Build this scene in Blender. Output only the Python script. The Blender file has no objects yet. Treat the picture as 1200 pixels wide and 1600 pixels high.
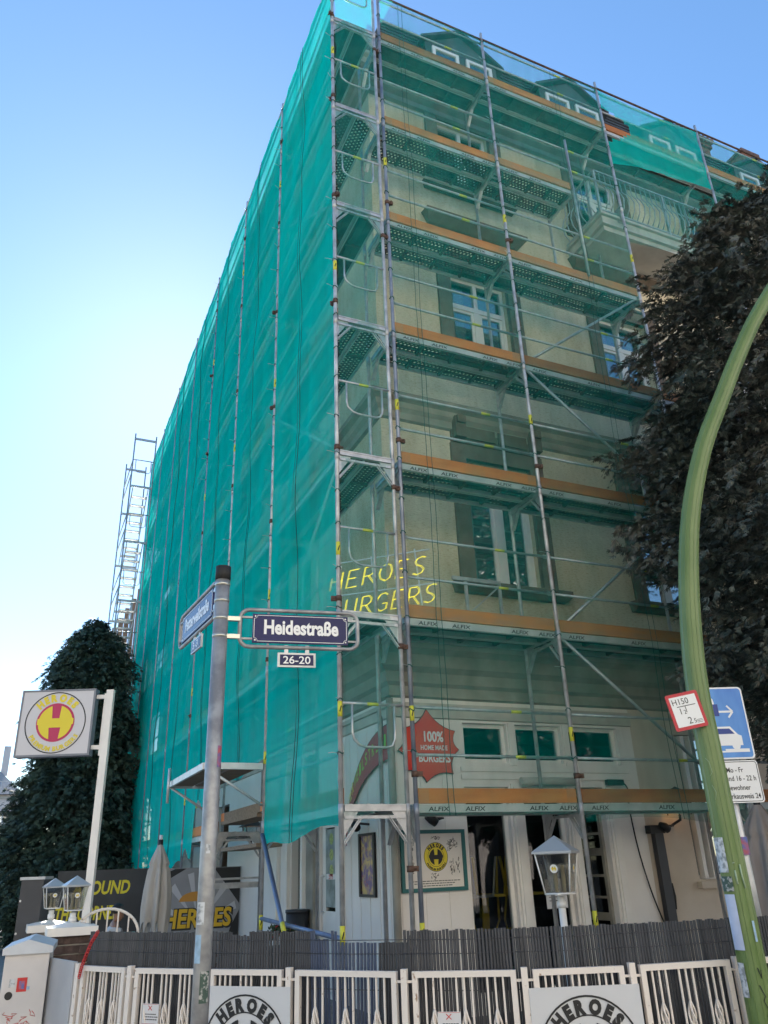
import bpy, math, random
import numpy as np
from mathutils import Vector, Matrix
from mathutils.geometry import tessellate_polygon

S = bpy.context.scene
C = S.collection
PI = math.pi
R = random.Random(7)

# ------------------------------------------------------------------ camera, sky, sun, exposure
cam_d = bpy.data.cameras.new('camera')
cam_d.sensor_fit = 'VERTICAL'; cam_d.sensor_height = 24.0
cam_d.lens = 24.0 * 1219.9 / 1600.0
cam_d.clip_start = 0.05; cam_d.clip_end = 2000
cam = bpy.data.objects.new('camera', cam_d); C.objects.link(cam)
FW = Vector((0.38237609, 0.82708709, 0.41196537)); RT = Vector((0.91360181, -0.40513442, -0.03460979)); UP = Vector((-0.13827604, -0.38960626, 0.91054198))
CAM = Vector((-2.96794551, -7.69595543, 1.54245162))
cam.matrix_world = Matrix(((RT.x, UP.x, -FW.x, CAM.x), (RT.y, UP.y, -FW.y, CAM.y), (RT.z, UP.z, -FW.z, CAM.z), (0, 0, 0, 1)))
S.camera = cam

SUN = Vector((0.11406, 0.81538, 0.56758)).normalized()
SUN_EL = math.asin(SUN.z); SUN_AZ = math.atan2(SUN.x, SUN.y)
W = bpy.data.worlds.new('World'); S.world = W; W.use_nodes = True
wn = W.node_tree
sky = wn.nodes.new('ShaderNodeTexSky'); sky.sky_type = 'NISHITA'; sky.sun_disc = False
sky.sun_elevation = SUN_EL; sky.sun_rotation = SUN_AZ
sky.altitude = 100; sky.air_density = 1.0; sky.dust_density = 0.105; sky.ozone_density = 2.2
bg = wn.nodes['Background']; bg.inputs[1].default_value = 0.10
hs = wn.nodes.new('ShaderNodeHueSaturation'); hs.inputs['Saturation'].default_value = 1.12; hs.inputs['Hue'].default_value = 0.497
wn.links.new(sky.outputs[0], hs.inputs['Color']); wn.links.new(hs.outputs[0], bg.inputs[0])
sl = bpy.data.lights.new('sun', 'SUN'); sl.energy = 4.0; sl.angle = math.radians(0.53); sl.color = (1.0, 0.94, 0.84)
sun = bpy.data.objects.new('sun', sl); C.objects.link(sun)
sun.rotation_euler = (-SUN).to_track_quat('-Z', 'Y').to_euler(); sun.location = (8, 60, 45)
S.view_settings.view_transform = 'Standard'; S.view_settings.look = 'None'
S.view_settings.gamma = 1.0; S.view_settings.exposure = 1.46; S.view_settings.use_curve_mapping = False
S.cycles.max_bounces = 8; S.cycles.transparent_max_bounces = 24; S.cycles.diffuse_bounces = 4
S.cycles.use_denoising = True
S.cycles.sample_clamp_indirect = 6.0

# ------------------------------------------------------------------ helpers
ROOTLOC = {}
def root_loc(o):
    while o is not None and o.parent is not None: o = o.parent
    return ROOTLOC.get(o.name, Vector((0, 0, 0))) if o is not None else Vector((0, 0, 0))
def tag(o, label=None, cat=None, group=None, kind=None):
    if label: o['label'] = label
    if cat: o['category'] = cat
    if group: o['group'] = group
    if kind: o['kind'] = kind
    return o
def thing(name, loc, label=None, cat=None, group=None):
    o = bpy.data.objects.new(name, None); C.objects.link(o); o.location = loc; o.empty_display_size = 0.2
    ROOTLOC[o.name] = Vector(loc)
    return tag(o, label, cat, group)

class MB:
    def __init__(s): s.v = []; s.f = []; s.m = []; s.cur = 0; s.sm = []; s.smooth = False
    def add(s, vs, fs):
        b = len(s.v); s.v += [tuple(p) for p in vs]
        for f in fs: s.f.append([i + b for i in f]); s.m.append(s.cur); s.sm.append(s.smooth)
        return s
    def box(s, x0, y0, z0, x1, y1, z1):
        return s.add([(x0,y0,z0),(x1,y0,z0),(x1,y1,z0),(x0,y1,z0),(x0,y0,z1),(x1,y0,z1),(x1,y1,z1),(x0,y1,z1)],
                     [(0,3,2,1),(4,5,6,7),(0,1,5,4),(1,2,6,5),(2,3,7,6),(3,0,4,7)])
    def bar(s, a, b, w, h, up=(0,0,1)):          # rectangular bar from a to b
        a = Vector(a); b = Vector(b); d = (b-a).normalized(); up = Vector(up)
        if abs(d.dot(up)) > .99: up = Vector((0,1,0))
        x = d.cross(up).normalized(); y = x.cross(d)
        P = []
        for q in (a, b):
            for sx, sy in ((-1,-1),(1,-1),(1,1),(-1,1)): P.append(q + x*(sx*w/2) + y*(sy*h/2))
        return s.add(P, [(0,1,2,3)[::-1],(4,5,6,7),(0,1,5,4),(1,2,6,5),(2,3,7,6),(3,0,4,7)])
    def tube(s, pts, r, n=8, cap=True, rs=None):
        pts = [Vector(p) for p in pts]; k = len(pts); sm = s.smooth; P = []; ref = None
        for i in range(k):
            d = (pts[min(i+1,k-1)] - pts[max(i-1,0)]).normalized()
            if ref is None:
                ref = Vector((0,0,1)) if abs(d.z) < .9 else Vector((1,0,0))
            x = (ref - d*ref.dot(d)).normalized(); y = d.cross(x); ref = x
            rr = rs[i] if rs else r
            for j in range(n):
                a = 2*PI*j/n; P.append(pts[i] + x*(math.cos(a)*rr) + y*(math.sin(a)*rr))
        F = [(i*n+j, i*n+(j+1)%n, (i+1)*n+(j+1)%n, (i+1)*n+j) for i in range(k-1) for j in range(n)]
        s.smooth = True; b = len(s.v); s.add(P, F); s.smooth = sm
        if cap:
            s.f.append([b+j for j in range(n)][::-1]); s.m.append(s.cur); s.sm.append(False)
            s.f.append([b+(k-1)*n+j for j in range(n)]); s.m.append(s.cur); s.sm.append(False)
        return s
    def lathe(s, prof, cx=0, cy=0, n=16, cap=True):    # prof [(r,z)]
        P = []
        for r, z in prof:
            for j in range(n): a = 2*PI*j/n; P.append((cx+r*math.cos(a), cy+r*math.sin(a), z))
        k = len(prof); F = [(i*n+j, i*n+(j+1)%n, (i+1)*n+(j+1)%n, (i+1)*n+j) for i in range(k-1) for j in range(n)]
        sm = s.smooth; s.smooth = True; b = len(s.v); s.add(P, F); s.smooth = sm
        if cap:
            s.f.append([b+j for j in range(n)][::-1]); s.m.append(s.cur); s.sm.append(False)
            s.f.append([b+(k-1)*n+j for j in range(n)]); s.m.append(s.cur); s.sm.append(False)
        return s
    def poly(s, P):                                # flat, possibly concave polygon of 3-D points
        P = [Vector(p) for p in P]
        return s.add(P, [tuple(t) for t in tessellate_polygon([P])])
    def mesh(s, name, mats, off=Vector((0,0,0))):
        me = bpy.data.meshes.new(name)
        me.from_pydata([(p[0]-off.x, p[1]-off.y, p[2]-off.z) for p in s.v], [], s.f)
        for m in (mats if isinstance(mats, (list, tuple)) else [mats]): me.materials.append(m)
        me.polygons.foreach_set('material_index', s.m); me.polygons.foreach_set('use_smooth', s.sm)
        me.update(); return me
    def build(s, name, mats, parent=None, label=None, kind=None):
        o = bpy.data.objects.new(name, s.mesh(name, mats, root_loc(parent) if parent else Vector((0,0,0))))
        C.objects.link(o); o.parent = parent
        if label: o['label'] = label
        if kind: o['kind'] = kind
        return o
def inst(name, me, parent, loc, rz=0, label=None):    # a part that shares mesh data; loc in world space
    o = bpy.data.objects.new(name, me); C.objects.link(o); o.parent = parent
    pl = Vector(loc)
    if parent is not None:
        q = parent; acc = Vector((0,0,0))
        while q is not None: acc = acc + q.location; q = q.parent
        pl = pl - acc
    o.location = pl; o.rotation_euler = (0, 0, rz)
    if label: o['label'] = label
    return o
class Fr:                                             # a flat frame: 2-D drawing on a plane in the scene
    def __init__(s, o, r, u):
        s.o = Vector(o); s.r = Vector(r).normalized(); s.u = Vector(u).normalized(); s.n = s.r.cross(s.u)
    def p(s, x, y, d=0.0): return s.o + s.r*x + s.u*y + s.n*d
def frect(mb, F, x0, y0, x1, y1, d0, d1):             # a slab on the frame from depth d0 to d1
    P = [F.p(x,y,d) for d in (d0,d1) for x,y in ((x0,y0),(x1,y0),(x1,y1),(x0,y1))]
    return mb.add(P, [(3,2,1,0),(4,5,6,7),(0,1,5,4),(1,2,6,5),(2,3,7,6),(3,0,4,7)])
def fslab(mb, F, pts, d0, d1):                        # an extruded outline on the frame
    n = len(pts)
    mb.poly([F.p(x,y,d1) for x,y in pts])
    P = [F.p(x,y,d) for d in (d0,d1) for x,y in pts]
    return mb.add(P, [(i,(i+1)%n,n+(i+1)%n,n+i) for i in range(n)])
def fdisc(mb, F, cx, cy, r, d, n=40, r_in=None):
    if r_in is None:
        mb.add([F.p(cx+r*math.cos(2*PI*i/n), cy+r*math.sin(2*PI*i/n), d) for i in range(n)], [tuple(range(n))])
    else:
        P = [F.p(cx+q*math.cos(2*PI*i/n), cy+q*math.sin(2*PI*i/n), d) for q in (r_in, r) for i in range(n)]
        mb.add(P, [(i,(i+1)%n,n+(i+1)%n,n+i)[::-1] for i in range(n)])
    return mb
_tc = {}
def text_geo(t, size=1.0, bold=0.0, xs=1.0, shear=0.0):
    k = (t, size, bold, xs, shear)
    if k in _tc: return _tc[k]
    cu = bpy.data.curves.new('lettering', 'FONT'); cu.body = t; cu.size = size; cu.offset = bold*size; cu.shear = shear
    cu.align_x = 'LEFT'; cu.resolution_u = 3
    ob = bpy.data.objects.new('lettering', cu); C.objects.link(ob)
    me = bpy.data.meshes.new_from_object(ob)
    v = [(q.co.x*xs, q.co.y) for q in me.vertices]; f = [tuple(p.vertices) for p in me.polygons]
    bpy.data.objects.remove(ob); bpy.data.meshes.remove(me); bpy.data.curves.remove(cu)
    if v:
        x0 = min(p[0] for p in v); x1 = max(p[0] for p in v)
    else: x0 = 0; x1 = size*.3*xs
    _tc[k] = ([(p[0]-x0, p[1]) for p in v], f, x1-x0)
    return _tc[k]
def ftext(mb, F, t, x, y, size, d, align='C', bold=0.0, xs=1.0, width=None, shear=0.0):
    v, f, w = text_geo(t, size, bold, xs, shear)
    k = 1.0 if width is None else width/w
    w *= k
    ox = x - (w/2 if align == 'C' else (w if align == 'R' else 0))
    return mb.add([F.p(ox+p[0]*k, y+p[1], d) for p in v], f)
def farc(mb, F, t, cx, cy, rad, mid, size, d, bold=0.0, xs=1.0, gap=0.0, under=False):   # lettering bent along an arc
    ws = [text_geo(c_, size, bold, xs)[2] + gap for c_ in t]; tot = sum(ws)
    a = mid + (tot/2/rad if not under else -tot/2/rad)
    for c_, w in zip(t, ws):
        v, f, _ = text_geo(c_, size, bold, xs)
        am = a - w/2/rad if not under else a + w/2/rad
        rx, ry = (math.sin(am), -math.cos(am)) if not under else (-math.sin(am), math.cos(am))
        ux, uy = (math.cos(am), math.sin(am)) if not under else (-math.cos(am), -math.sin(am))
        bx = cx + rad*math.cos(am); by = cy + rad*math.sin(am)
        mb.add([F.p(bx+rx*(p[0]-(w-gap)/2)+ux*p[1], by+ry*(p[0]-(w-gap)/2)+uy*p[1], d) for p in v], f)
        a = a - w/rad if not under else a + w/rad
    return mb
def emblem(rad):                                      # outline of the stylised H on the round badges
    P = []
    arc = lambda a0, a1, n: [(rad*.93*math.cos(math.radians(a0+(a1-a0)*i/n)), rad*.93*math.sin(math.radians(a0+(a1-a0)*i/n))) for i in range(n+1)]
    P += arc(106, 166, 8) + [(-rad*.99, rad*.2), (-rad*.99, -rad*.1), (-rad*.9,-rad*.14)] + arc(192, 254, 8)
    P += [(-rad*.32, -rad*.28), (rad*.32, -rad*.28)] + arc(-74, -12, 8) + [(rad*.9, -rad*.14), (rad*.99, -rad*.1), (rad*.99, rad*.2)] + arc(14, 74, 8)
    P += [(rad*.2, rad*.22), (-rad*.2, rad*.22)]
    return P

# ------------------------------------------------------------------ materials
def mat(name, col, rough=.6, metal=0.0, var=0.0, scale=6.0, col2=None, bump=0.0, bscale=40.0, stretch=(1,1,1), spec=.5, emit=None, estr=0.0, detail=4.0, lo=.35, hi=.65, coat=0.0):
    m = bpy.data.materials.new(name); m.use_nodes = True; nt = m.node_tree; b = nt.nodes['Principled BSDF']
    b.inputs['Base Color'].default_value = (*col, 1); b.inputs['Roughness'].default_value = rough; b.inputs['Metallic'].default_value = metal
    b.inputs['Specular IOR Level'].default_value = spec; b.inputs['Coat Weight'].default_value = coat
    if emit: b.inputs['Emission Color'].default_value = (*emit, 1); b.inputs['Emission Strength'].default_value = estr
    if var or col2 or bump:
        tc = nt.nodes.new('ShaderNodeTexCoord'); mp = nt.nodes.new('ShaderNodeMapping'); mp.inputs['Scale'].default_value = stretch
        nt.links.new(tc.outputs['Object'], mp.inputs[0])
    if var or col2:
        no = nt.nodes.new('ShaderNodeTexNoise'); no.inputs['Scale'].default_value = scale; no.inputs['Detail'].default_value = detail
        cr = nt.nodes.new('ShaderNodeValToRGB'); cr.color_ramp.elements[0].position = lo; cr.color_ramp.elements[1].position = hi
        c2 = col2 if col2 else tuple(min(1, q*(1+var)) for q in col); c1 = col if col2 else tuple(q*(1-var) for q in col)
        cr.color_ramp.elements[0].color = (*c1, 1); cr.color_ramp.elements[1].color = (*c2, 1)
        nt.links.new(mp.outputs[0], no.inputs[0]); nt.links.new(no.outputs[0], cr.inputs[0]); nt.links.new(cr.outputs[0], b.inputs['Base Color'])
    if bump:
        n2 = nt.nodes.new('ShaderNodeTexNoise'); n2.inputs['Scale'].default_value = bscale; n2.inputs['Detail'].default_value = 5
        bp = nt.nodes.new('ShaderNodeBump'); bp.inputs['Strength'].default_value = bump; bp.inputs['Distance'].default_value = .02
        nt.links.new(mp.outputs[0], n2.inputs[0]); nt.links.new(n2.outputs[0], bp.inputs['Height']); nt.links.new(bp.outputs[0], b.inputs['Normal'])
    return m
M = {}
M['asphalt'] = mat('asphalt', (.05,.05,.052), .9, var=.25, scale=30, bump=.4, bscale=120)
M['paving'] = mat('paving', (.22,.21,.2), .85, var=.15, scale=5, bump=.3, bscale=60)
M['kerb'] = mat('kerb_stone', (.3,.29,.28), .8, var=.15, scale=10)
def stucco_mat():
    m = mat('cream_stucco', (.70,.62,.45), .93, col2=(.82,.75,.58), scale=1.4, lo=.3, hi=.7); nt = m.node_tree; b = nt.nodes['Principled BSDF']; N = nt.nodes.new; L = nt.links.new
    src = b.inputs['Base Color'].links[0].from_socket
    tc = N('ShaderNodeTexCoord'); mp = N('ShaderNodeMapping'); mp.inputs['Scale'].default_value = (2.2,2.2,11); L(tc.outputs['Object'], mp.inputs[0])
    n1 = N('ShaderNodeTexNoise'); n1.inputs['Scale'].default_value = 6.5; n1.inputs['Detail'].default_value = 6; n1.inputs['Roughness'].default_value = .7; L(mp.outputs[0], n1.inputs[0])
    cr = N('ShaderNodeValToRGB'); cr.color_ramp.elements[0].position = .36; cr.color_ramp.elements[0].color = (.6,.54,.42,1); cr.color_ramp.elements[1].position = .5; cr.color_ramp.elements[1].color = (1,1,1,1); L(n1.outputs[0], cr.inputs[0])  # darkens the scratch crevices in the colour, standing in for their shade
    mx = N('ShaderNodeMix'); mx.data_type = 'RGBA'; mx.blend_type = 'MULTIPLY'; mx.inputs[0].default_value = .7; L(src, mx.inputs[6]); L(cr.outputs[0], mx.inputs[7])
    n3 = N('ShaderNodeTexNoise'); n3.inputs['Scale'].default_value = .55; n3.inputs['Detail'].default_value = 8; n3.inputs['Roughness'].default_value = .7; m3 = N('ShaderNodeMapping'); m3.inputs['Scale'].default_value = (1.6,1.6,.6); L(tc.outputs['Object'], m3.inputs[0]); L(m3.outputs[0], n3.inputs[0])
    c3 = N('ShaderNodeValToRGB'); c3.color_ramp.elements[0].position = .36; c3.color_ramp.elements[0].color = (.66,.63,.55,1); c3.color_ramp.elements[1].position = .56; c3.color_ramp.elements[1].color = (1,1,1,1); L(n3.outputs[0], c3.inputs[0])
    mx2 = N('ShaderNodeMix'); mx2.data_type = 'RGBA'; mx2.blend_type = 'MULTIPLY'; mx2.inputs[0].default_value = .85; L(mx.outputs[2], mx2.inputs[6]); L(c3.outputs[0], mx2.inputs[7]); L(mx2.outputs[2], b.inputs['Base Color'])
    bp = N('ShaderNodeBump'); bp.inputs['Strength'].default_value = .8; bp.inputs['Distance'].default_value = .02; L(n1.outputs[0], bp.inputs['Height']); L(bp.outputs[0], b.inputs['Normal'])
    return m
M['stucco'] = stucco_mat()
M['stone'] = mat('brown_stone', (.125,.095,.07), .85, col2=(.19,.15,.115), scale=5, bump=.4, bscale=30)
M['cornice'] = mat('weathered_cornice', (.25,.235,.2), .85, col2=(.36,.34,.29), scale=3, bump=.25, bscale=20)
M['soffit'] = mat('painted_moulding', (.5,.47,.42), .7, var=.1, scale=4)
M['shop'] = mat('shop_paint', (.78,.73,.68), .6, col2=(.84,.8,.76), scale=1.3, bump=.05, bscale=30)
M['shopwhite'] = mat('white_joinery', (.82,.78,.73), .45, var=.05, scale=3)
M['beige'] = mat('beige_render', (.58,.49,.39), .85, col2=(.66,.57,.47), scale=2, bump=.15, bscale=60)
M['slate'] = mat('slate', (.045,.05,.055), .6, col2=(.09,.095,.1), scale=3, bump=.5, bscale=18)
M['tile'] = mat('roof_tile', (.16,.09,.07), .8, var=.3, scale=9)
M['brick'] = mat('red_brick', (.2,.09,.06), .85, var=.35, scale=14, bump=.3)
M['brickd'] = mat('dark_brick', (.07,.045,.038), .85, var=.35, scale=14, bump=.3)
M['mortar'] = mat('mortar', (.3,.28,.25), .9)
M['winwhite'] = mat('white_window_plastic', (.78,.78,.77), .35)
M['curtain'] = mat('curtain', (.6,.6,.58), .8, var=.08, scale=3, stretch=(14,14,.6))
M['blind'] = mat('pale_blind', (.5,.53,.5), .7, var=.06, scale=2)
M['dark'] = mat('room_shade_black', (.03,.03,.032), .8)
M['galv'] = mat('galvanised_steel', (.42,.43,.44), .45, .55, col2=(.58,.58,.58), scale=9, bump=.06, bscale=50)
M['post'] = mat('worn_scaffold_tube', (.36,.37,.38), .5, .4, col2=(.66,.66,.66), scale=5, stretch=(.6,.6,1.0))
M['postblue'] = mat('blue_scaffold_tube', (.16,.2,.28), .5, .4, col2=(.42,.44,.48), scale=3, stretch=(.6,.6,.8))
M['bluetube'] = mat('blue_grey_tube', (.16,.21,.32), .45, .4, var=.2, scale=6)
M['deck'] = mat('steel_deck', (.13,.125,.11), .7, .1, var=.3, scale=4)
M['lip'] = mat('deck_side_plate', (.52,.53,.52), .5, .25, var=.12, scale=5)
M['alu'] = mat('aluminium_profile', (.66,.66,.66), .4, .4, var=.08)
M['toe'] = mat('toe_board_wood', (.56,.16,.025), .65, col2=(.68,.23,.045), scale=3, stretch=(.6,3,3))
M['toe_b'] = mat('toe_board_wood_pale', (.6,.22,.05), .65, col2=(.46,.21,.09), scale=4, stretch=(.6,3,3)); M['toe_c'] = mat('toe_board_wood_dark', (.32,.1,.025), .65, col2=(.45,.16,.04), scale=3, stretch=(.6,3,3))
M['toe_end'] = mat('orange_paint', (.72,.2,.03), .6)
M['plank'] = mat('old_plank', (.2,.14,.09), .8, col2=(.3,.23,.16), scale=4, stretch=(1,8,8))
M['rust'] = mat('rusty_coupler', (.12,.07,.05), .7, .3, var=.4, scale=20)
M['sticker_y'] = mat('yellow_sticker', (.7,.66,.06), .5)
M['black'] = mat('black_paint', (.012,.012,.013), .5)
M['ink'] = mat('black_print', (.015,.015,.016), .55)
M['white'] = mat('white_enamel', (.82,.82,.82), .35)
M['offwhite'] = mat('fence_white', (.80,.72,.65), .5, col2=(.34,.22,.14), scale=22, lo=.645, hi=.72, detail=8)
M['rubber'] = mat('black_rubber', (.02,.02,.02), .7)
def perf_mat():
    m = mat('perforated_deck', (.11,.11,.1), .7, .1, var=.2, scale=4); nt = m.node_tree; b = nt.nodes['Principled BSDF']; out = nt.nodes['Material Output']
    tc = nt.nodes.new('ShaderNodeTexCoord'); sx = nt.nodes.new('ShaderNodeSeparateXYZ'); nt.links.new(tc.outputs['Object'], sx.inputs[0])
    def mth(op, a, b_=None):
        n = nt.nodes.new('ShaderNodeMath'); n.operation = op
        for i, q in enumerate((a, b_)):
            if q is None: continue
            if isinstance(q, (int, float)): n.inputs[i].default_value = q
            else: nt.links.new(q, n.inputs[i])
        return n.outputs[0]
    u = mth('MULTIPLY', sx.outputs['X'], 1/.062); v = mth('MULTIPLY', sx.outputs['Y'], 1/.05)
    row = mth('MODULO', mth('FLOOR', mth('ADD', v, 100)), 2); u = mth('ADD', u, mth('MULTIPLY', row, .5))
    fu = mth('SUBTRACT', mth('FRACT', u), .5); fv = mth('SUBTRACT', mth('FRACT', v), .5)
    d = mth('ADD', mth('MULTIPLY', fu, fu), mth('MULTIPLY', mth('MULTIPLY', fv, fv), .6))
    hole = mth('LESS_THAN', d, .075)
    tr = nt.nodes.new('ShaderNodeBsdfTransparent'); mx = nt.nodes.new('ShaderNodeMixShader')
    nt.links.new(hole, mx.inputs[0]); nt.links.new(b.outputs[0], mx.inputs[1]); nt.links.new(tr.outputs[0], mx.inputs[2]); nt.links.new(mx.outputs[0], out.inputs[0])
    return m
M['perf'] = perf_mat()
def net_mat(name, cov, col):
    # woven debris net: the threads cover more of the view the flatter one looks along the cloth
    m = bpy.data.materials.new(name); m.use_nodes = True; nt = m.node_tree; nt.nodes.remove(nt.nodes['Principled BSDF']); out = nt.nodes['Material Output']
    N = nt.nodes.new; L = nt.links.new
    g = N('ShaderNodeNewGeometry'); dt = N('ShaderNodeVectorMath'); dt.operation = 'DOT_PRODUCT'; L(g.outputs['Normal'], dt.inputs[0]); L(g.outputs['Incoming'], dt.inputs[1])
    def mth(op, a, b_=None):
        n = N('ShaderNodeMath'); n.operation = op
        for i, q in enumerate((a, b_)):
            if q is None: continue
            if isinstance(q, (int, float)): n.inputs[i].default_value = q
            else: L(q, n.inputs[i])
        return n.outputs[0]
    tc = N('ShaderNodeTexCoord'); no = N('ShaderNodeTexNoise'); no.inputs['Scale'].default_value = 1.6; no.inputs['Detail'].default_value = 7; no.inputs['Roughness'].default_value = .65; mp = N('ShaderNodeMapping'); mp.inputs['Scale'].default_value = (1.4,1.4,.3); L(tc.outputs['Object'], mp.inputs[0]); L(mp.outputs[0], no.inputs[0])
    c = mth('MAXIMUM', mth('ABSOLUTE', dt.outputs['Value']), .1)
    base = mth('ADD', mth('MULTIPLY', no.outputs[0], .34), 1-cov-.17)
    fac = mth('SUBTRACT', 1.0, mth('POWER', base, mth('DIVIDE', 1.0, c)))
    df = N('ShaderNodeBsdfDiffuse'); tl = N('ShaderNodeBsdfTranslucent'); ml = N('ShaderNodeMixShader'); ml.inputs[0].default_value = .58
    df.inputs[0].default_value = (*col, 1); tl.inputs[0].default_value = (*col, 1)
    tr = N('ShaderNodeBsdfTransparent'); mx = N('ShaderNodeMixShader')
    L(df.outputs[0], ml.inputs[1]); L(tl.outputs[0], ml.inputs[2]); L(fac, mx.inputs[0]); L(tr.outputs[0], mx.inputs[1]); L(ml.outputs[0], mx.inputs[2]); L(mx.outputs[0], out.inputs[0])
    return m
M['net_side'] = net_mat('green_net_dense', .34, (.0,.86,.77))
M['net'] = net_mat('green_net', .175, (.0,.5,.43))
M['seam'] = mat('net_cord', (.0,.1,.085), .8)
def glass_mat(name, refl, tint=(.75,.8,.8), rough=.02):
    m = bpy.data.materials.new(name); m.use_nodes = True; nt = m.node_tree; nt.nodes.remove(nt.nodes['Principled BSDF']); out = nt.nodes['Material Output']
    gl = nt.nodes.new('ShaderNodeBsdfGlossy'); gl.inputs['Roughness'].default_value = rough; gl.inputs[0].default_value = (.9,.95,1,1)
    tr = nt.nodes.new('ShaderNodeBsdfTransparent'); tr.inputs[0].default_value = (*tint, 1)
    mx = nt.nodes.new('ShaderNodeMixShader'); mx.inputs[0].default_value = refl
    nt.links.new(tr.outputs[0], mx.inputs[1]); nt.links.new(gl.outputs[0], mx.inputs[2]); nt.links.new(mx.outputs[0], out.inputs[0]); return m
M['glass'] = glass_mat('window_glass', .30)
M['shopglass'] = glass_mat('shop_glass', .035, (.7,.72,.72))
M['lampglass'] = glass_mat('lantern_glass', .22, (.62,.6,.55), .12)

# ------------------------------------------------------------------ ground and streets
def sheet(name, x0, y0, x1, y1, z, m):
    return tag(MB().add([(x0,y0,z),(x1,y0,z),(x1,y1,z),(x0,y1,z)], [(0,1,2,3)]).build(name, m), kind='structure')
sheet('ground', -400, -400, 400, 400, -.14, M['asphalt'])
pv = MB(); pv.box(-4.6, -6.2, -.13, 22, 30, 0.0)
tag(pv.build('pavement', M['paving']), kind='structure')
kb = MB(); kb.box(-4.76, -6.36, -.13, -4.603, 30, .004); kb.box(-4.6, -6.36, -.13, 22, -6.203, .004)
tag(kb.build('kerb', M['kerb']), kind='structure')

# ------------------------------------------------------------------ corner house
WX = 1.1; WY = 1.1; X1 = 14.4; Y1 = 19.6; ZE = 14.55
house = thing('corner_house', (WX, WY, 0), 'cream stuccoed corner house with brown stone window surrounds behind the scaffold', 'house')
def wall_grid(mb, P, u0, u1, v0, v1, holes, rev):
    us = sorted({u0, u1, *[q for h in holes for q in h[:2]]}); vs = sorted({v0, v1, *[q for h in holes for q in h[2:]]})
    for i in range(len(us)-1):
        for j in range(len(vs)-1):
            uc = (us[i]+us[i+1])/2; vc = (vs[j]+vs[j+1])/2
            if any(h[0] < uc < h[1] and h[2] < vc < h[3] for h in holes): continue
            mb.add([P(us[i],vs[j],0),P(us[i+1],vs[j],0),P(us[i+1],vs[j+1],0),P(us[i],vs[j+1],0)], [(0,1,2,3)])
    for a, b, c, d in holes:
        for q in (((a,c),(b,c)),((b,c),(b,d)),((b,d),(a,d)),((a,d),(a,c))):
            (p0,q0),(p1,q1) = q
            mb.add([P(p0,q0,0),P(p1,q1,0),P(p1,q1,rev),P(p0,q0,rev)], [(0,1,2,3)])
PR = lambda u, v, d: (u, WY+d, v)            # front wall on Heidestrasse
PL = lambda u, v, d: (WX+d, u, v)            # side wall
FL = [(5.04, 6.98), (8.72, 10.56), (12.46, 14.22)]
CX = [3.01, 6.05, 9.1, 12.15]; CY = [4.95, 8.2, 11.45, 14.7, 17.4]
WW = .56
front_holes = [(cx-WW, cx+WW, a, b) for cx in CX for a, b in FL]
side_holes = [(cy-WW, cy+WW, a, b) for cy in CY for a, b in FL]
m = MB(); wall_grid(m, PR, WX, X1, 3.75, ZE, front_holes, .24); m.build('front_wall', M['stucco'], house)
m = MB(); wall_grid(m, PL, WY, Y1, 3.75, ZE, side_holes, .24); m.build('side_wall', M['stucco'], house)
gf = [(2.07,2.72,2.67,3.15),(2.85,3.57,2.67,3.15),(3.69,4.5,2.67,3.15),(2.03,2.66,.15,2.38),(2.87,3.5,.15,2.38),(3.68,4.12,.02,2.38),(5.52,6.5,1.22,3.1)]
m = MB(); wall_grid(m, PR, WX, 4.75, 0, 3.75, [h for h in gf if h[1] < 4.75], .16); m.build('shop_front', M['shop'], house)
m = MB(); wall_grid(m, PR, 4.75, X1, 0, 3.75, [gf[-1]], .2); m.build('ground_floor_wall', M['beige'], house)
sg = [(2.95,3.75,.05,2.2),(4.35,5.0,.6,3.0),(9.2,10.3,.9,2.8)]
m = MB(); wall_grid(m, PL, WY, Y1, 0, 3.75, sg, .16); m.build('shop_side_wall', M['shop'], house)
m = MB(); m.box(X1, WY, 0, X1+.02, Y1, ZE); m.box(WX+.3, Y1, 0, X1, Y1+.02, ZE); m.build('rear_wall', M['beige'], house)
# rooms: near-black floors and partitions, the shade of unlit rooms put into their colour
m = MB()
for z in (3.76, 7.6, 11.3, 14.3): m.box(WX+.26, WY+.26, z, X1-.1, Y1-.1, z+.25)
m.box(WX+2.4, WY+5.2, 0.01, X1-.1, WY+5.3, 3.7); m.box(4.65, WY+.3, .01, 4.72, WY+5, 3.7); m.box(WX+.26, WY+1.8, 3.8, X1-.1, WY+1.9, 14.2); m.box(WX+1.8, WY+2, 3.8, WX+1.9, Y1-.2, 14.2)
for cx in (1.3, 4.5, 7.6, 10.6): m.box(cx, WY+.3, 4.1, cx+.06, WY+1.75, 14.2)
m.build('room_partition', M['dark'], house)

def moulding(name, prof, mt, x1=X1, y1=Y1, lbl=None):
    k = len(prof); P = []
    for o, z in prof: P += [(x1, WY-o, z), (WX-o, WY-o, z), (WX-o, y1, z)]
    F = []
    for i in range(k-1):
        for j in (0, 1): F.append((i*3+j, i*3+j+1, (i+1)*3+j+1, (i+1)*3+j))
    return MB().add(P, F).build(name, mt, house, lbl)
moulding('shop_cornice', [(0,3.42),(.05,3.44),(.05,3.56),(.1,3.6),(.12,3.72),(.2,3.78),(.24,3.92),(.34,3.98),(.34,4.08),(.0,4.2)], M['cornice'])
moulding('fascia_band', [(.0,3.18),(.03,3.19),(.03,3.3),(.06,3.31),(.06,3.36),(.0,3.37)], M['soffit'], x1=4.75)
moulding('string_course', [(0,7.42),(.05,7.44),(.05,7.55),(.1,7.6),(.12,7.68),(.2,7.72),(.2,7.8),(0,7.88)], M['cornice'])
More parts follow.
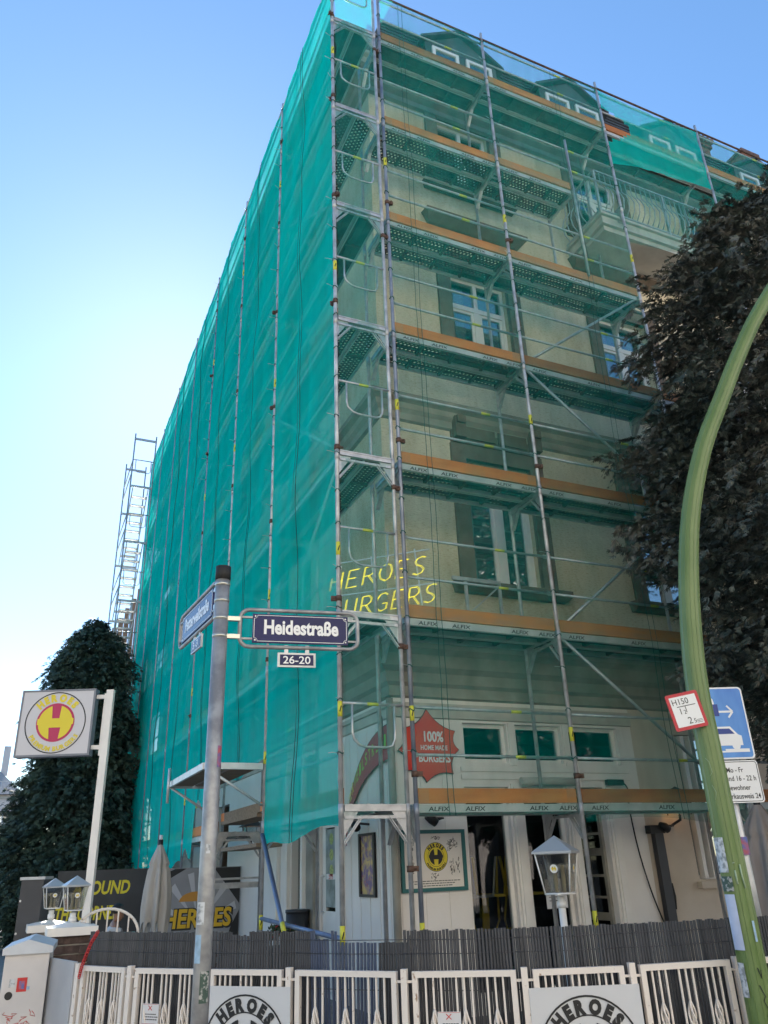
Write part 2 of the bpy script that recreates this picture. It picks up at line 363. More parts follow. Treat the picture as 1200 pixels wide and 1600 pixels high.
moulding('eaves_cornice', [(0,14.2),(.06,14.22),(.06,14.34),(.14,14.4),(.18,14.48),(.3,14.54),(.32,14.66),(.38,14.7),(.38,14.78),(.2,14.82)], M['cornice'])
# windows: local x along the wall, y into it
FRD = .13
def win_frame(w, h, tr=.68, t=.062):
    f = MB(); y0, y1 = FRD, FRD+.07
    f.box(-w,y0,0,-w+t,y1,h); f.box(w-t,y0,0,w,y1,h); f.box(-w+t,y0,0,w-t,y1,t); f.box(-w+t,y0,h-t,w-t,y1,h)
    if tr: f.box(-w+t,y0-.012,h*tr-.045,w-t,y1-.002,h*tr+.045)
    f.box(-.055,y0-.006,t,.055,y1-.004,(h*tr-.045) if tr else h-t)
    if tr: f.box(-.035,y0-.004,h*tr+.045,.035,y1-.006,h-t)
    top = h*tr-.045 if tr else h-t
    for s in (-1, 1):                                  # casements with their own inner frames
        xa, xb = (-w+t, -.055) if s < 0 else (.055, w-t)
        f.box(xa,y0+.012,t,xa+.05,y1-.012,top); f.box(xb-.05,y0+.012,t,xb,y1-.012,top); f.box(xa+.05,y0+.012,t,xb-.05,y1-.012,t+.05); f.box(xa+.05,y0+.012,top-.05,xb-.05,y1-.012,top)
    return f
def win_panes(w, h, tr=.68, t=.062):
    out = []; top = h*tr-.045 if tr else h-t
    for xa, xb in ((-w+t+.05, -.105), (.105, w-t-.05)): out.append((xa, xb, t+.05, top-.05))
    if tr:
        for xa, xb in ((-w+t, -.035), (.035, w-t)): out.append((xa, xb, h*tr+.045, h-t))
    return out
wmesh = {}
def window_kit(h, tr):
    k = (round(h,2), tr)
    if k in wmesh: return wmesh[k]
    fm = win_frame(WW, h, tr).mesh('window', M['winwhite'])
    pm = []
    for xa, xb, za, zb in win_panes(WW, h, tr):
        p = MB(); p.box(xa, FRD+.03, za, xb, FRD+.038, zb); pm.append(p.mesh('pane', M['glass']))
    cm = []
    for s in (-1, 1):                                  # pleated curtain hung behind the casement
        c_ = MB(); n = 22; P = []
        for i in range(n+1):
            x = s*(WW-.05) - s*(.36*i/n); y = FRD+.17+.025*math.sin(i*1.9)
            P += [(x,y,.05),(x,y,h-.05)]
        c_.smooth = True; c_.add(P, [(2*i,2*i+2,2*i+3,2*i+1) for i in range(n)]); cm.append(c_.mesh('curtain', M['curtain']))
    b_ = MB(); b_.box(-WW+.02, FRD+.14, .02, WW-.02, FRD+.15, h-.02); bl = b_.mesh('blind', M['blind'])
    su = MB(); t = .24
    su.box(-WW-t,-.05,-.02,-WW,.04,h+t); su.box(WW,-.05,-.02,WW+t,.04,h+t); su.box(-WW,-.05,h,WW,.04,h+t); su.box(-WW-t+.04,-.075,h+t,WW+t-.04,.04,h+t+.06)
    sm_ = su.mesh('surround', M['stone'])
    si = MB(); si.add([(-WW-.38,-.19,-.02),(WW+.38,-.19,-.02),(WW+.38,.1,.0),(-WW-.38,.1,.0),(-WW-.38,-.19,-.1),(WW+.38,-.19,-.1),(WW+.34,-.1,-.16),(-WW-.34,-.1,-.16),(WW+.34,.03,-.16),(-WW-.34,.03,-.16)],
        [(0,1,2,3),(4,5,1,0),(7,6,5,4),(9,8,6,7),(1,5,6,8,2),(0,3,9,7,4)]); sim = si.mesh('sill', M['stone'])
    wmesh[k] = (fm, pm, cm, bl, sm_, sim); return wmesh[k]
def hood_mesh(kind):
    h = MB()
    if kind == 'frieze':                               # tall brown frieze with panels, consoles and a ledge
        h.box(-WW-.22,-.045,0,WW+.22,.03,.42); h.box(-WW+.02,-.07,.1,-.03,-.046,.3); h.box(.03,-.07,.1,WW-.02,-.046,.3)
        for s in (-1,1): h.box(s*(WW+.11)-.09,-.16,.06,s*(WW+.11)+.09,-.046,.4); h.box(s*(WW+.11)-.07,-.2,.28,s*(WW+.11)+.07,-.161,.4)
    else:
        h.add([(-1.0,-.24,.1),(1.0,-.24,.1),(1.0,.03,.16),(-1.0,.03,.16),(-1.0,-.24,.03),(1.0,-.24,.03),(.9,-.06,-.06),(-.9,-.06,-.06),(.9,.03,-.06),(-.9,.03,-.06)],
              [(0,1,2,3),(4,5,1,0),(7,6,5,4),(9,8,6,7),(1,5,6,8,2),(0,3,9,7,4)])
    return h.mesh('hood', M['stone'])
hoods = {0: (hood_mesh('frieze'), .24), 1: (hood_mesh('ledge'), .98)}
def place_window(x, y, z, h, rz, fl, curt):
    fm, pm, cm, bl, su, si = window_kit(h, None if fl == 0 else .68)
    w = inst('window', fm, house, (x,y,z), rz)
    for p in pm: inst_local('pane', p, w)
    inst_local('surround', su, w); inst_local('sill', si, w)
    if curt == 'c':
        for c_ in cm: inst_local('curtain', c_, w)
    elif curt == 'b': inst_local('blind', bl, w)
    if fl in hoods:
        o = inst_local('hood', hoods[fl][0], w); o.location = (0, 0, h+hoods[fl][1])
def inst_local(name, me, parent):
    o = bpy.data.objects.new(name, me); C.objects.link(o); o.parent = parent; return o
for ci, cx in enumerate(CX):
    for fl, (a, b) in enumerate(FL): place_window(cx, WY, a, b-a, 0, fl, 'b' if (fl == 0 and ci == 0) else 'c')
for ci, cy in enumerate(CY):
    for fl, (a, b) in enumerate(FL): place_window(WX, cy, a, b-a, -PI/2, fl, ('c','b','c')[(ci+fl) % 3])
# mansard roof with dormers
mb = MB(); B0 = .15; T0 = .68; ZB = 14.8; ZT = 17.45
mb.add([(X1,WY-B0,ZB),(WX-B0,WY-B0,ZB),(WX-B0,Y1,ZB),(X1,WY+T0,ZT),(WX+T0,WY+T0,ZT),(WX+T0,Y1,ZT),(X1,WY+4.5,ZT+1.5),(WX+4.5,WY+4.5,ZT+1.5),(WX+4.5,Y1,ZT+1.5)],
       [(0,1,4,3)[::-1],(1,2,5,4)[::-1],(3,4,7,6)[::-1],(4,5,8,7)[::-1]])
mb.add([(X1,WY-B0,ZB),(X1,WY+T0,ZT),(X1,WY+4.5,ZT+1.5),(X1,WY+9,ZT+1.5),(X1,WY+9,ZB)], [(0,1,2,3,4)])
mb.add([(WX-B0,Y1,ZB),(WX+T0,Y1,ZT),(WX+4.5,Y1,ZT+1.5),(WX+9,Y1,ZT+1.5),(WX+9,Y1,ZB)], [(4,3,2,1,0)])
mb.add([(WX+4.5,WY+4.5,ZT+1.5),(X1,WY+4.5,ZT+1.5),(X1,Y1,ZT+1.5),(WX+4.5,Y1,ZT+1.5)], [(0,1,2,3)])
roof = mb.build('roof', M['slate'], house)
# slate courses stand out as thin battens of real edges
cs = MB()
for i in range(1, 13):
    t = i/13; o = -B0 + (T0+B0)*t; z = ZB + (ZT-ZB)*t
    cs.bar((WX+o, WY+o-.012, z), (X1, WY+o-.012, z), .03, .012); cs.bar((WX+o-.012, WY+o, z), (WX+o-.012, Y1, z), .03, .012)
cs.build('slate_course', M['slate'], roof)
rl = MB(); rl.tube([(WX-B0,WY-B0-.01,ZB),(WX+T0-.01,WY+T0-.01,ZT+.03),(X1,WY+T0-.01,ZT+.03)], .05, 8); rl.build('ridge_roll', M['slate'], roof)
def dormer(x0, x1, zs, zp):
    d = MB(); y0 = WY+.4; y1 = WY+1.7; xm = (x0+x1)/2
    d.box(x0, y0, 15.2, x1, y1, zs)
    g = d
    g.add([(x0-.14,y0-.1,zs-.06),(xm,y0-.1,zp),(x1+.14,y0-.1,zs-.06),(x0-.14,y1+.5,zs-.06),(xm,y1+.5,zp),(x1+.14,y1+.5,zs-.06),
           (x0-.14,y0-.1,zs+.02),(xm,y0-.1,zp+.08),(x1+.14,y0-.1,zs+.02),(x0-.14,y1+.5,zs+.02),(xm,y1+.5,zp+.08),(x1+.14,y1+.5,zs+.02)],
          [(6,7,10,9),(7,8,11,10),(0,3,4,1),(1,4,5,2),(0,1,7,6),(1,2,8,7),(0,6,9,3),(2,5,11,8)])
    g.add([(x0,y0,zs),(x1,y0,zs),(xm,y0,zp-.04)], [(0,1,2)])
    o = d.build('dormer', M['slate'], roof)
    return o
def dwin(x0, x1, z0, z1):
    y = WY+.395; t = .07
    f = MB(); f.box(x0,y-.04,z0,x0+t,y,z1); f.box(x1-t,y-.04,z0,x1,y,z1); f.box(x0+t,y-.04,z0,x1-t,y,z0+t); f.box(x0+t,y-.04,z1-t,x1-t,y,z1)
    w = f.build('dormer_window', M['winwhite'], house)
    g = MB(); g.box(x0+t,y-.012,z0+t,x1-t,y-.004,z1-t); g.build('pane', M['glass'], w)
for xa, in ((2.62,), (5.42,), (8.32,), (11.2,)):
    dormer(xa, xa+1.7, 17.0, 17.62); dwin(xa+.14, xa+.76, 15.6, 16.9); dwin(xa+.94, xa+1.56, 15.6, 16.9)
# chimneys and the tiled fire wall
def chimney(x, y, w, d, z0, z1):
    c_ = MB(); c_.box(x-w/2,y-d/2,z0,x+w/2,y+d/2,z1); o = c_.build('chimney', M['brick'], roof)
    k = MB(); k.box(x-w/2-.06,y-d/2-.06,z1,x+w/2+.06,y+d/2+.06,z1+.1); k.build('chimney_cap', M['tile'], roof)
chimney(14.0, 3.1, .6, .7, 16.5, 20.0)
chimney(11.9, 3.2, 1.3, .6, 17.4, 19.75)
rd = MB()
for i in range(9): rd.tube([(11.25+i*.16, 2.75, 19.9), (11.25+i*.16, 3.7, 20.15)], .09, 6)
rd.build('ridge_tile', M['tile'], roof)
# ground-floor joinery: mullions, transom lights, panes, door
def pane(x0, x1, z0, z1, m_, y=WY+.1):
    t = .05; f = MB(); f.box(x0,y-.03,z0,x0+t,y+.03,z1); f.box(x1-t,y-.03,z0,x1,y+.03,z1); f.box(x0+t,y-.03,z0,x1-t,y+.03,z0+t); f.box(x0+t,y-.03,z1-t,x1-t,y+.03,z1)
    w = f.build('shop_window', M['shopwhite'], house); g = MB(); g.box(x0+t,y-.004,z0+t,x1-t,y+.004,z1-t); g.build('pane', m_, w); return w
for h in gf[:3]: pane(*h, M['shopglass'])
for h in gf[3:5]: pane(*h, M['shopglass'])
w = pane(*gf[6], M['glass'], WY+.14)
s_ = MB(); s_.box(5.46, WY-.09, 1.12, 6.56, WY+.1, 1.2); s_.build('sill', M['beige'], w)
sh = MB()
for i in range(2): sh.box(5.6+i*.16, WY-.03, 1.24, 5.66+i*.16, WY+.07, 3.08)
sh.build('frame_rail', M['shopwhite'], w)
for z in (2.47, 2.56):
    t_ = MB(); t_.box(2.0, WY-.02, z, 4.6, WY-.002, z+.055); t_.build('transom_board', M['shopwhite'], house)
for x0, x1 in ((2.69,2.84),(3.53,3.65),(4.16,4.3)):
    t_ = MB(); t_.box(x0, WY-.03, .02, x1, WY-.003, 2.42); t_.box(x0+.03, WY-.045, .1, x1-.03, WY-.031, 2.38); t_.build('mullion', M['shopwhite'], house)
for x0 in (2.735, 3.585): 
    t_ = MB(); t_.box(x0, WY-.02, 2.64, x0+.09, WY-.001, 3.17); t_.build('mullion', M['shopwhite'], house)
# glazed leaf standing open into the room, with its small panes
dl = MB(); F_ = Fr((4.1, WY+.1, .06), (-.05,1,0), (0,0,1))
for u in (0, .31, .62): frect(dl, F_, u, 0, u+.05, 2.28, -.02, .02)
for k in range(10): frect(dl, F_, .05, k*.25, .62, k*.25+(.09 if k % 3 == 0 else .03), -.018, .018)
d_ = dl.build('door', M['cornice'], house, 'glazed shop door leaf standing open')
g_ = MB(); frect(g_, F_, .05, .06, .62, 2.25, -.003, .003); g_.build('pane', M['shopglass'], d_)
# side door with long handle and stickers
sd = MB(); x = WX+.05
sd.box(x, 2.97, .06, x+.05, 3.1, 2.18); sd.box(x, 3.6, .06, x+.05, 3.73, 2.18); sd.box(x, 3.1, .06, x+.05, 3.6, 1.0); sd.box(x, 3.1, 2.05, x+.05, 3.6, 2.18)
sdo = sd.build('side_door', M['shopwhite'], house)
g_ = MB(); g_.box(x+.02, 3.1, 1.0, x+.03, 3.6, 2.05); g_.build('pane', M['shopglass'], sdo)
g_ = MB(); g_.tube([(x-.01,3.66,.98),(x-.07,3.66,1.0),(x-.07,3.66,1.42),(x-.01,3.66,1.44)], .018, 8); g_.build('handle', M['white'], sdo)
for yy, wd in ((4.32, .09), (3.84, .3), (5.05, .12), (2.72, .14), (5.6, .1)):
    t_ = MB(); t_.box(WX-.06, yy, .02, WX-.002, yy+wd, 3.1); t_.build('pilaster', M['shopwhite'] if wd < .25 else M['cornice'], house)
pane_side = MB(); pane_side.box(WX+.1, 4.38, .62, WX+.11, 4.98, 2.98); w = pane_side.build('shop_window', M['shopglass'], house)
pane_side = MB(); pane_side.box(WX+.1, 9.25, .92, WX+.11, 10.28, 2.78); pane_side.build('shop_window', M['shopglass'], house)
# vertical boarding joints on the shop's corner panels
for yy in np.arange(1.3, 2.9, .3):
    t_ = MB(); t_.box(WX-.008, yy, .05, WX-.001, yy+.28, 3.15); t_.build('wall_board', M['shop'], house)
for xx in np.arange(1.14, 1.9, .3):
    t_ = MB(); t_.box(xx, WY-.008, .05, min(xx+.285, 2.0), WY-.001, 3.15); t_.build('wall_board', M['shop'], house)
dp = MB(); dp.tube([(WX-.04,WY-.03,.05),(WX-.04,WY-.03,3.4)], .045, 10); dp.build('downpipe', M['cornice'], house)
# balcony on the front, third floor
bal = MB(); bx0, bx1, by0 = 5.1, 8.3, .12
bal.box(bx0, by0, 11.72, bx1, WY, 11.88); bal.box(bx0-.05, by0-.05, 11.881, bx1+.05, WY, 11.94); bal.box(bx0+.06, by0+.06, 11.62, bx1-.06, WY, 11.719)
bo = bal.build('balcony', M['soffit'], house)
rl = MB(); rl.bar((bx0,by0,12.95),(bx1,by0,12.95),.05,.03); rl.bar((bx0,by0+.02,12.95),(bx0,WY,12.95),.05,.03); rl.bar((bx0,by0,12.02),(bx1,by0,12.02),.03,.03); rl.bar((bx0,by0+.02,12.02),(bx0,WY,12.02),.03,.03); rl.bar((bx1,by0+.02,12.95),(bx1,WY,12.95),.05,.03)
for x in (bx0, 6.7, bx1): rl.bar((x,by0,11.94),(x,by0,12.95),.04,.04)
ral = rl.build('balcony_railing', M['galv'], house)
bm_ = MB(); bm_.tube([(0,0,.0),(0,-.1,.12),(0,-.13,.3),(0,-.08,.48),(0,-.01,.62),(0,0,.92)], .011, 6); bme = bm_.mesh('baluster', M['galv'])
for i in range(1, 27):
    o = inst_local('baluster', bme, ral); o.location = (bx0+i*.119-WX, by0-WY, 12.03)
for i in range(1, 8):
    o = inst_local('baluster', bme, ral); o.location = (bx0-WX, by0+i*.125-WY, 12.03); o.rotation_euler = (0,0,-PI/2)
# ------------------------------------------------------------------ scaffolds
LV = [2.1+2.0*k for k in range(7)]; ZTOP = 15.34
XP = [.83, 2.9, 5.47, 8.04, 10.61]                       # frames along the front
YP = [0.0, 2.76, 5.46, 8.16, 10.86, 13.56, 16.26, 18.96]  # frames along the side street
DW = .73
def std_mesh(h, mt, z0=.0):
    t = MB(); t.tube([(0,0,z0+.06),(0,0,h)], .0242, 12)
    for z in [2.04+2*k for k in range(8)]:
        if z < h-.3: t.tube([(0,0,z-.06),(0,0,z+.07)], .0285, 12)
    t.cur = 1; t.box(-.075,-.075,z0+.0,.075,.075,z0+.012); t.tube([(0,0,z0+.012),(0,0,z0+.18)], .017, 8); t.tube([(0,0,z0+.16),(0,0,z0+.2)], .04, 8)
    return t.mesh('standard', [mt, M['rust']])
ST_OUT = std_mesh(ZTOP, M['post']); ST_BLUE = std_mesh(ZTOP, M['postblue']); ST_IN = std_mesh(14.2, M['galv'])
def transom_mesh():
    t = MB(); t.box(.03,-.025,-.06,DW-.03,.025,-.0); t.box(.03,-.032,-.012,DW-.03,.032,.004); t.box(.03,-.018,-.13,DW-.03,.018,-.1)
    for s, x0 in ((1,.024),(-1,DW-.024)):
        t.bar((x0, 0, -.36), (x0+s*.2, 0, -.1), .006, .055, (0,1,0)); t.bar((x0, 0, -.36), (x0+s*.2, 0, -.1), .03, .012, (0,1,0))
        t.add([(x0,.004,-.3),(x0,.004,-.06),(x0+s*.16,.004,-.06),(x0,-.004,-.3),(x0,-.004,-.06),(x0+s*.16,-.004,-.06)], [(0,1,2),(5,4,3),(0,2,5,3)])
    return t.mesh('transom', M['galv'])
TRAN = transom_mesh()
decks = {}
def deck_mesh(L, kind):
    k = (round(L,2), kind)
    if k in decks: return decks[k]
    t = MB(); w = .16; a = .03; t.cur = 0
    t.box(a,-w+.006,-.008,L-a,w-.006,.0); t.cur = 1
    for s in (-1,1): t.box(a, s*w-.003 if s > 0 else -w-.003, -.075, L-a, s*w+.003 if s > 0 else -w+.003, .004); t.box(a,s*(w-.02)-.012,-.078,L-a,s*(w-.02)+.012,-.0755)
    t.cur = 2
    for q in (.06, L*.25, L*.5, L*.75, L-.06): t.box(q-.02,-w+.01,-.05,q+.02,w-.01,-.009)
    for yy in (-.055,.055): t.box(a+.01,yy-.008,-.025,L-a-.01,yy+.008,-.0085)
    t.cur = 1
    for q in (0.0, L-.0):
        for yy in (-.1,.1): t.box(min(q,q+(.05 if q==0 else -.05)), yy-.02, -.05, max(q,q+(.05 if q==0 else -.05)), yy+.02, .012)
    decks[k] = t.mesh('deck_plank', [M['perf'] if kind == 'p' else M['deck'], M['lip'], M['deck']]); return decks[k]
toes = {}
def toe_mesh(L):
    v = R.choice(('toe','toe','toe_b','toe_c')); k = (round(L,2), v)
    if k in toes: return toes[k]
    t = MB(); t.box(.16,-.015,0,L-.16,.015,.15); t.cur = 1; t.box(.03,-.015,0,.16,.015,.15); t.box(L-.16,-.015,0,L-.03,.015,.15)
    toes[k] = t.mesh('toe_board', [M[v], M[v] if v != 'toe' else M['toe_b']]); return toes[k]
rails = {}
def rail_mesh(L):
    k = round(L,2)
    if k in rails: return rails[k]
    t = MB(); t.tube([(.03,0,0),(L-.03,0,0)], .0175, 8); t.box(.0,-.006,-.025,.06,.006,.025); t.box(L-.06,-.006,-.025,L,.006,.025)
    t.cur = 1; t.tube([(L*.62,0,0),(L*.62+.14,0,0)], .0182, 8)
    rails[k] = t.mesh('guard_rail', [M['galv'], M['sticker_y']]); return rails[k]
stk = MB(); stk.tube([(0,0,0),(0,0,.16)], .0255, 12); stk.cur = 1; stk.bar((-.012,-.0262,.05),(.006,-.0262,.11),.012,.001,(0,1,0)); STK = stk.mesh('label_sleeve', [M['sticker_y'], M['ink']])
cp = MB(); cp.tube([(0,0,-.03),(0,0,.03)], .036, 10); cp.box(.02,-.02,-.025,.085,.02,.025); cp.tube([(.05,-.05,0),(.05,.05,0)], .01, 6); CPL = cp.mesh('coupler', M['rust'])
def alfix_mesh():
    t = MB(); ftext(t, Fr((0,0,0),(1,0,0),(0,0,1)), 'ALFIX', 0, 0, .062, .0, bold=.02, xs=1.5, shear=.12); return t.mesh('deck_lettering', M['ink'])
ALF = alfix_mesh()

front = thing('front_scaffold', (XP[0], 0, 0), 'steel scaffold with orange toe boards along the front facade beside the corner', 'scaffold')
for i, x in enumerate(XP):
    if i <= 2: inst('standard', ST_BLUE if i == 0 else ST_OUT, front, (x,0,0))
    else: inst('standard', ST_OUT, front, (x,0,0))
    inst('standard', ST_IN, front, (x-(.06 if i == 0 else 0),DW,0))
    for z in LV: inst('transom', TRAN, front, (x,0,z), PI/2)
    for k in (0,1,3,5): inst('label_sleeve', STK, front, (x,0,(.86 if k == 0 else 2*k+1.05+R.uniform(-.3,.3))))
    for z in (2.1, 6.1, 10.1): inst('coupler', CPL, front, (x,0,z+.3), R.uniform(-.6,.6))
for b in range(4):
    x0, x1 = XP[b], XP[b+1]; L = x1-x0
    for k, z in enumerate(LV):
        if b in (2, 3) and 9 < z < 13: continue            # the balcony stands here
        xe = 4.44 if (b == 1 and k == 5) else x1
        L_ = xe-x0
        for j, yy in enumerate((.2, .53)):
            inst('deck_plank', deck_mesh(L_, 'p' if (k in (2,3,4,5) and b < 2) else 's'), front, (x0,yy,z))
        inst('toe_board', toe_mesh(L_-.0), front, (x0,-.0+.03,z+.012))
        for dz in (.5, 1.0): inst('guard_rail', rail_mesh(L if not (b == 1 and k == 5) else L), front, (x0,.034,z+dz))
        if b < 2:
            for q in ((.28,.72,L_*.74,L_*.93) if b == 0 else (.3, L_*.5)): 
                o = inst('deck_lettering', ALF, front, (x0+q, .2-.1645, z-.062))
sx = MB(); sx.tube([(4.44,.0,10.2),(4.44,0,13.3)], .0242, 10); sx.tube([(4.44,DW,10.2),(4.44,DW,12.3)], .0242, 10); sx.bar((4.44,0,12.06),(4.44,DW,12.06),.05,.06); sx.build('end_standard', M['galv'], front)
for a_, b_ in (((XP[2],0,LV[0]),(XP[1],0,LV[1])),((XP[1],0,LV[1]),(XP[2],0,LV[2])),((XP[2],0,LV[2]),(XP[1],0,LV[3])),((XP[1],0,LV[3]),(XP[2],0,LV[4]))):
    t = MB(); t.tube([(a_[0],.06,a_[2]),(b_[0],.06,b_[2])], .0215, 8); t.build('brace', M['galv'], front)
for b in range(4):
    t = MB(); t.tube([(XP[b],-.005,15.18),(XP[b+1],-.005,15.16)], .02, 8); t.build('top_rail', M['rust'], front)
t = MB()
for x in (2.1, 2.62): t.bar((x,.78,4.15),(x,.78,4.95),.04,.03)
t.bar((1.9,.78,4.96),(2.64,.78,4.96),.03,.05); t.bar((1.9,.78,4.3),(2.64,.78,4.93),.02,.02); t.build('wall_guard', M['galv'], front)

side = thing('side_scaffold', (0, 0, 0), 'long steel scaffold along the side street facade behind the dense green net', 'scaffold')
inst('standard', ST_OUT, side, (0,0,0)); inst('standard', ST_OUT, side, (DW,0,0))
for y in YP[1:]:
    inst('standard', ST_OUT if y < 6 else ST_BLUE, side, (0,y,0)); inst('standard', ST_IN, side, (DW,y,0))
for y in YP:
    for z in LV: inst('transom', TRAN, side, (0,y,z))
for y in YP[:4]:
    for k in (0,1,2,4,6): inst('label_sleeve', STK, side, (0,y,(.88 if k == 0 else 2*k+.95+R.uniform(-.3,.3))))
    for z in LV[1:]: inst('coupler', CPL, side, (0,y,z+R.uniform(.02,.3)), R.uniform(-3,3))
for z in (1.5, 3.75, 5.72, 9.72, 13.7): inst('coupler', CPL, side, (DW+.0,0,z), 0)
eg = MB(); eg.tube([(.02,0,0),(DW-.02,0,0)], .017, 8)
eg.tube([(.13,0,0),(.13,0,-.3),(.15,0,-.37),(.21,0,-.42),(.28,0,-.44),(.52,0,-.44),(.58,0,-.42),(.61,0,-.36),(.615,0,-.3),(.615,0,0)], .014, 8)
eg.cur = 1; eg.tube([(.3,0,0),(.43,0,0)], .0178, 8); EG = eg.mesh('end_guard', [M['galv'], M['sticker_y']])
for z in LV: inst('end_guard', EG, side, (0,-.012,z+1.0))
for b in range(7):
    y0, y1 = YP[b], YP[b+1]; L = y1-y0
    for k, z in enumerate(LV):
        if b == 1 and k == 0: continue
        for xx in (.2, .53): inst('deck_plank', deck_mesh(L, 'p' if (k in (2,3,5) and b < 2) else 's'), side, (xx,y0,z), PI/2)
        inst('toe_board', toe_mesh(L), side, (.03,y0,z+.012), PI/2)
        for dz in (.5, 1.0): inst('guard_rail', rail_mesh(L), side, (.034,y0,z+dz), PI/2)
    t = MB(); t.tube([(-.005,y0,15.18),(-.005,y1,15.18)], .02, 8); t.build('top_rail', M['galv'], side)
for b, ks in ((0,(1,2,4)),(3,(0,1,2,3,4,5)),(6,(1,2,3,4))):
    for k in ks:
        za, zb = (LV[k], LV[k+1]) if k % 2 == 0 else (LV[k+1], LV[k])
        t = MB(); t.tube([(.06,YP[b],za),(.06,YP[b+1],zb)], .0215, 8); t.build('brace', M['galv'], side)
t = MB(); t.tube([(0,0,.93),(0,2.76,1.0)], .024, 10); t.build('base_rail', M['bluetube'], side)
t = MB(); t.tube([(-.03,2.7,1.95),(-.1,1.3,.72),(-.14,.6,.05)], .026, 10); t.cur = 1; t.tube([(-.089,1.5,.895),(-.083,1.62,1.0)], .0275, 10); t.build('raking_brace', [M['bluetube'], M['sticker_y']], side)
# bracket platform between the second and third frame, and loose boards below it
t = MB(); t.box(-.8,2.72,2.74,-.04,2.78,2.82); t.box(-.8,5.3,2.74,-.04,5.36,2.82); t.box(-.82,2.78,2.74,-.78,5.3,2.82); t.tube([(-.78,2.75,2.76),(-.03,2.75,2.3)], .018, 8); t.tube([(-.78,5.33,2.76),(-.03,5.33,2.3)], .018, 8); t.tube([(-.86,5.0,2.5),(-.86,5.0,3.0)], .02, 8)
br = t.build('bracket', M['alu'], side)
for xx in (-.61, -.23): t = MB(); t.box(xx-.17,2.8,2.77,xx+.17,5.28,2.81); t.build('deck_board', M['plank'], side)
for z, m_ in ((2.2,'plank'),(1.82,'plank')):
    t = MB(); t.box(.06,3.3,z,.42,5.4,z+.05); t.build('loose_plank', M[m_], side)
t = MB(); t.box(.06,3.0,2.25,.1,5.4,2.37); t.cur = 1; t.box(.058,2.99,2.251,.102,3.15,2.369); t.box(.058,5.2,2.251,.102,5.4,2.369); t.build('toe_board', [M['plank'], M['toe_end']], side)
t = MB(); t.box(.03,5.44,1.3,.7,5.48,1.38); t.box(.03,5.44,1.42,.7,5.47,1.45); t.build('ledger', M['galv'], side)

# stair tower at the far end of the side street
tw = thing('stair_tower', (-.82, 17.0, 0), 'open scaffold stair tower with ladder steps rising past the far end of the green net', 'stair tower')
TX0, TX1, TY0, TY1 = -.86, -.16, 17.0, 19.4
for x in (TX0, TX1):
    for y in (TY0, TY1):
        t = MB(); t.tube([(x,y,0),(x,y,15.4)], .024, 8); t.build('standard', M['galv'], tw)
for z in (1.4,3.4,5.4,7.4,9.4,11.4,13.4,15.2):
    t = MB(); t.bar((TX0,TY0,z),(TX1,TY0,z),.05,.07); t.bar((TX0,TY1,z),(TX1,TY1,z),.05,.07); t.build('transom', M['galv'], tw)
    if z < 14:
        t = MB(); t.tube([(TX0,TY0,z+1),(TX1,TY0,z+1)], .018, 8); t.tube([(TX0+.1,TY0,z+1),(TX0+.1,TY0,z+.6),(TX0+.16,TY0,z+.54),(TX1-.16,TY0,z+.54),(TX1-.1,TY0,z+.6),(TX1-.1,TY0,z+1)], .013, 8)
        for yy in (TY0, ): t.tube([(TX0,yy,z+1),(TX0,TY1,z+1)], .018, 8); t.tube([(TX0,yy,z+.5),(TX0,TY1,z+.5)], .018, 8)
        t.build('guard_rail', M['galv'], tw)
    if z > 2 and z < 15:
        lo = z-2
        t = MB()
        for x in (TX0+.1, TX1-.1): t.bar((x,TY1-.2,lo),(x,TY0+.15,z),.03,.08)
        fl_ = t.build('stair_stringer', M['alu'], tw)
        for k in range(1, 9):
            q = k/9; t = MB(); t.box(TX0+.12,TY1-.2-(TY1-TY0-.35)*q-.09,lo+2*q-.015,TX1-.12,TY1-.2-(TY1-TY0-.35)*q+.09,lo+2*q+.015); t.build('step', M['alu'], tw)

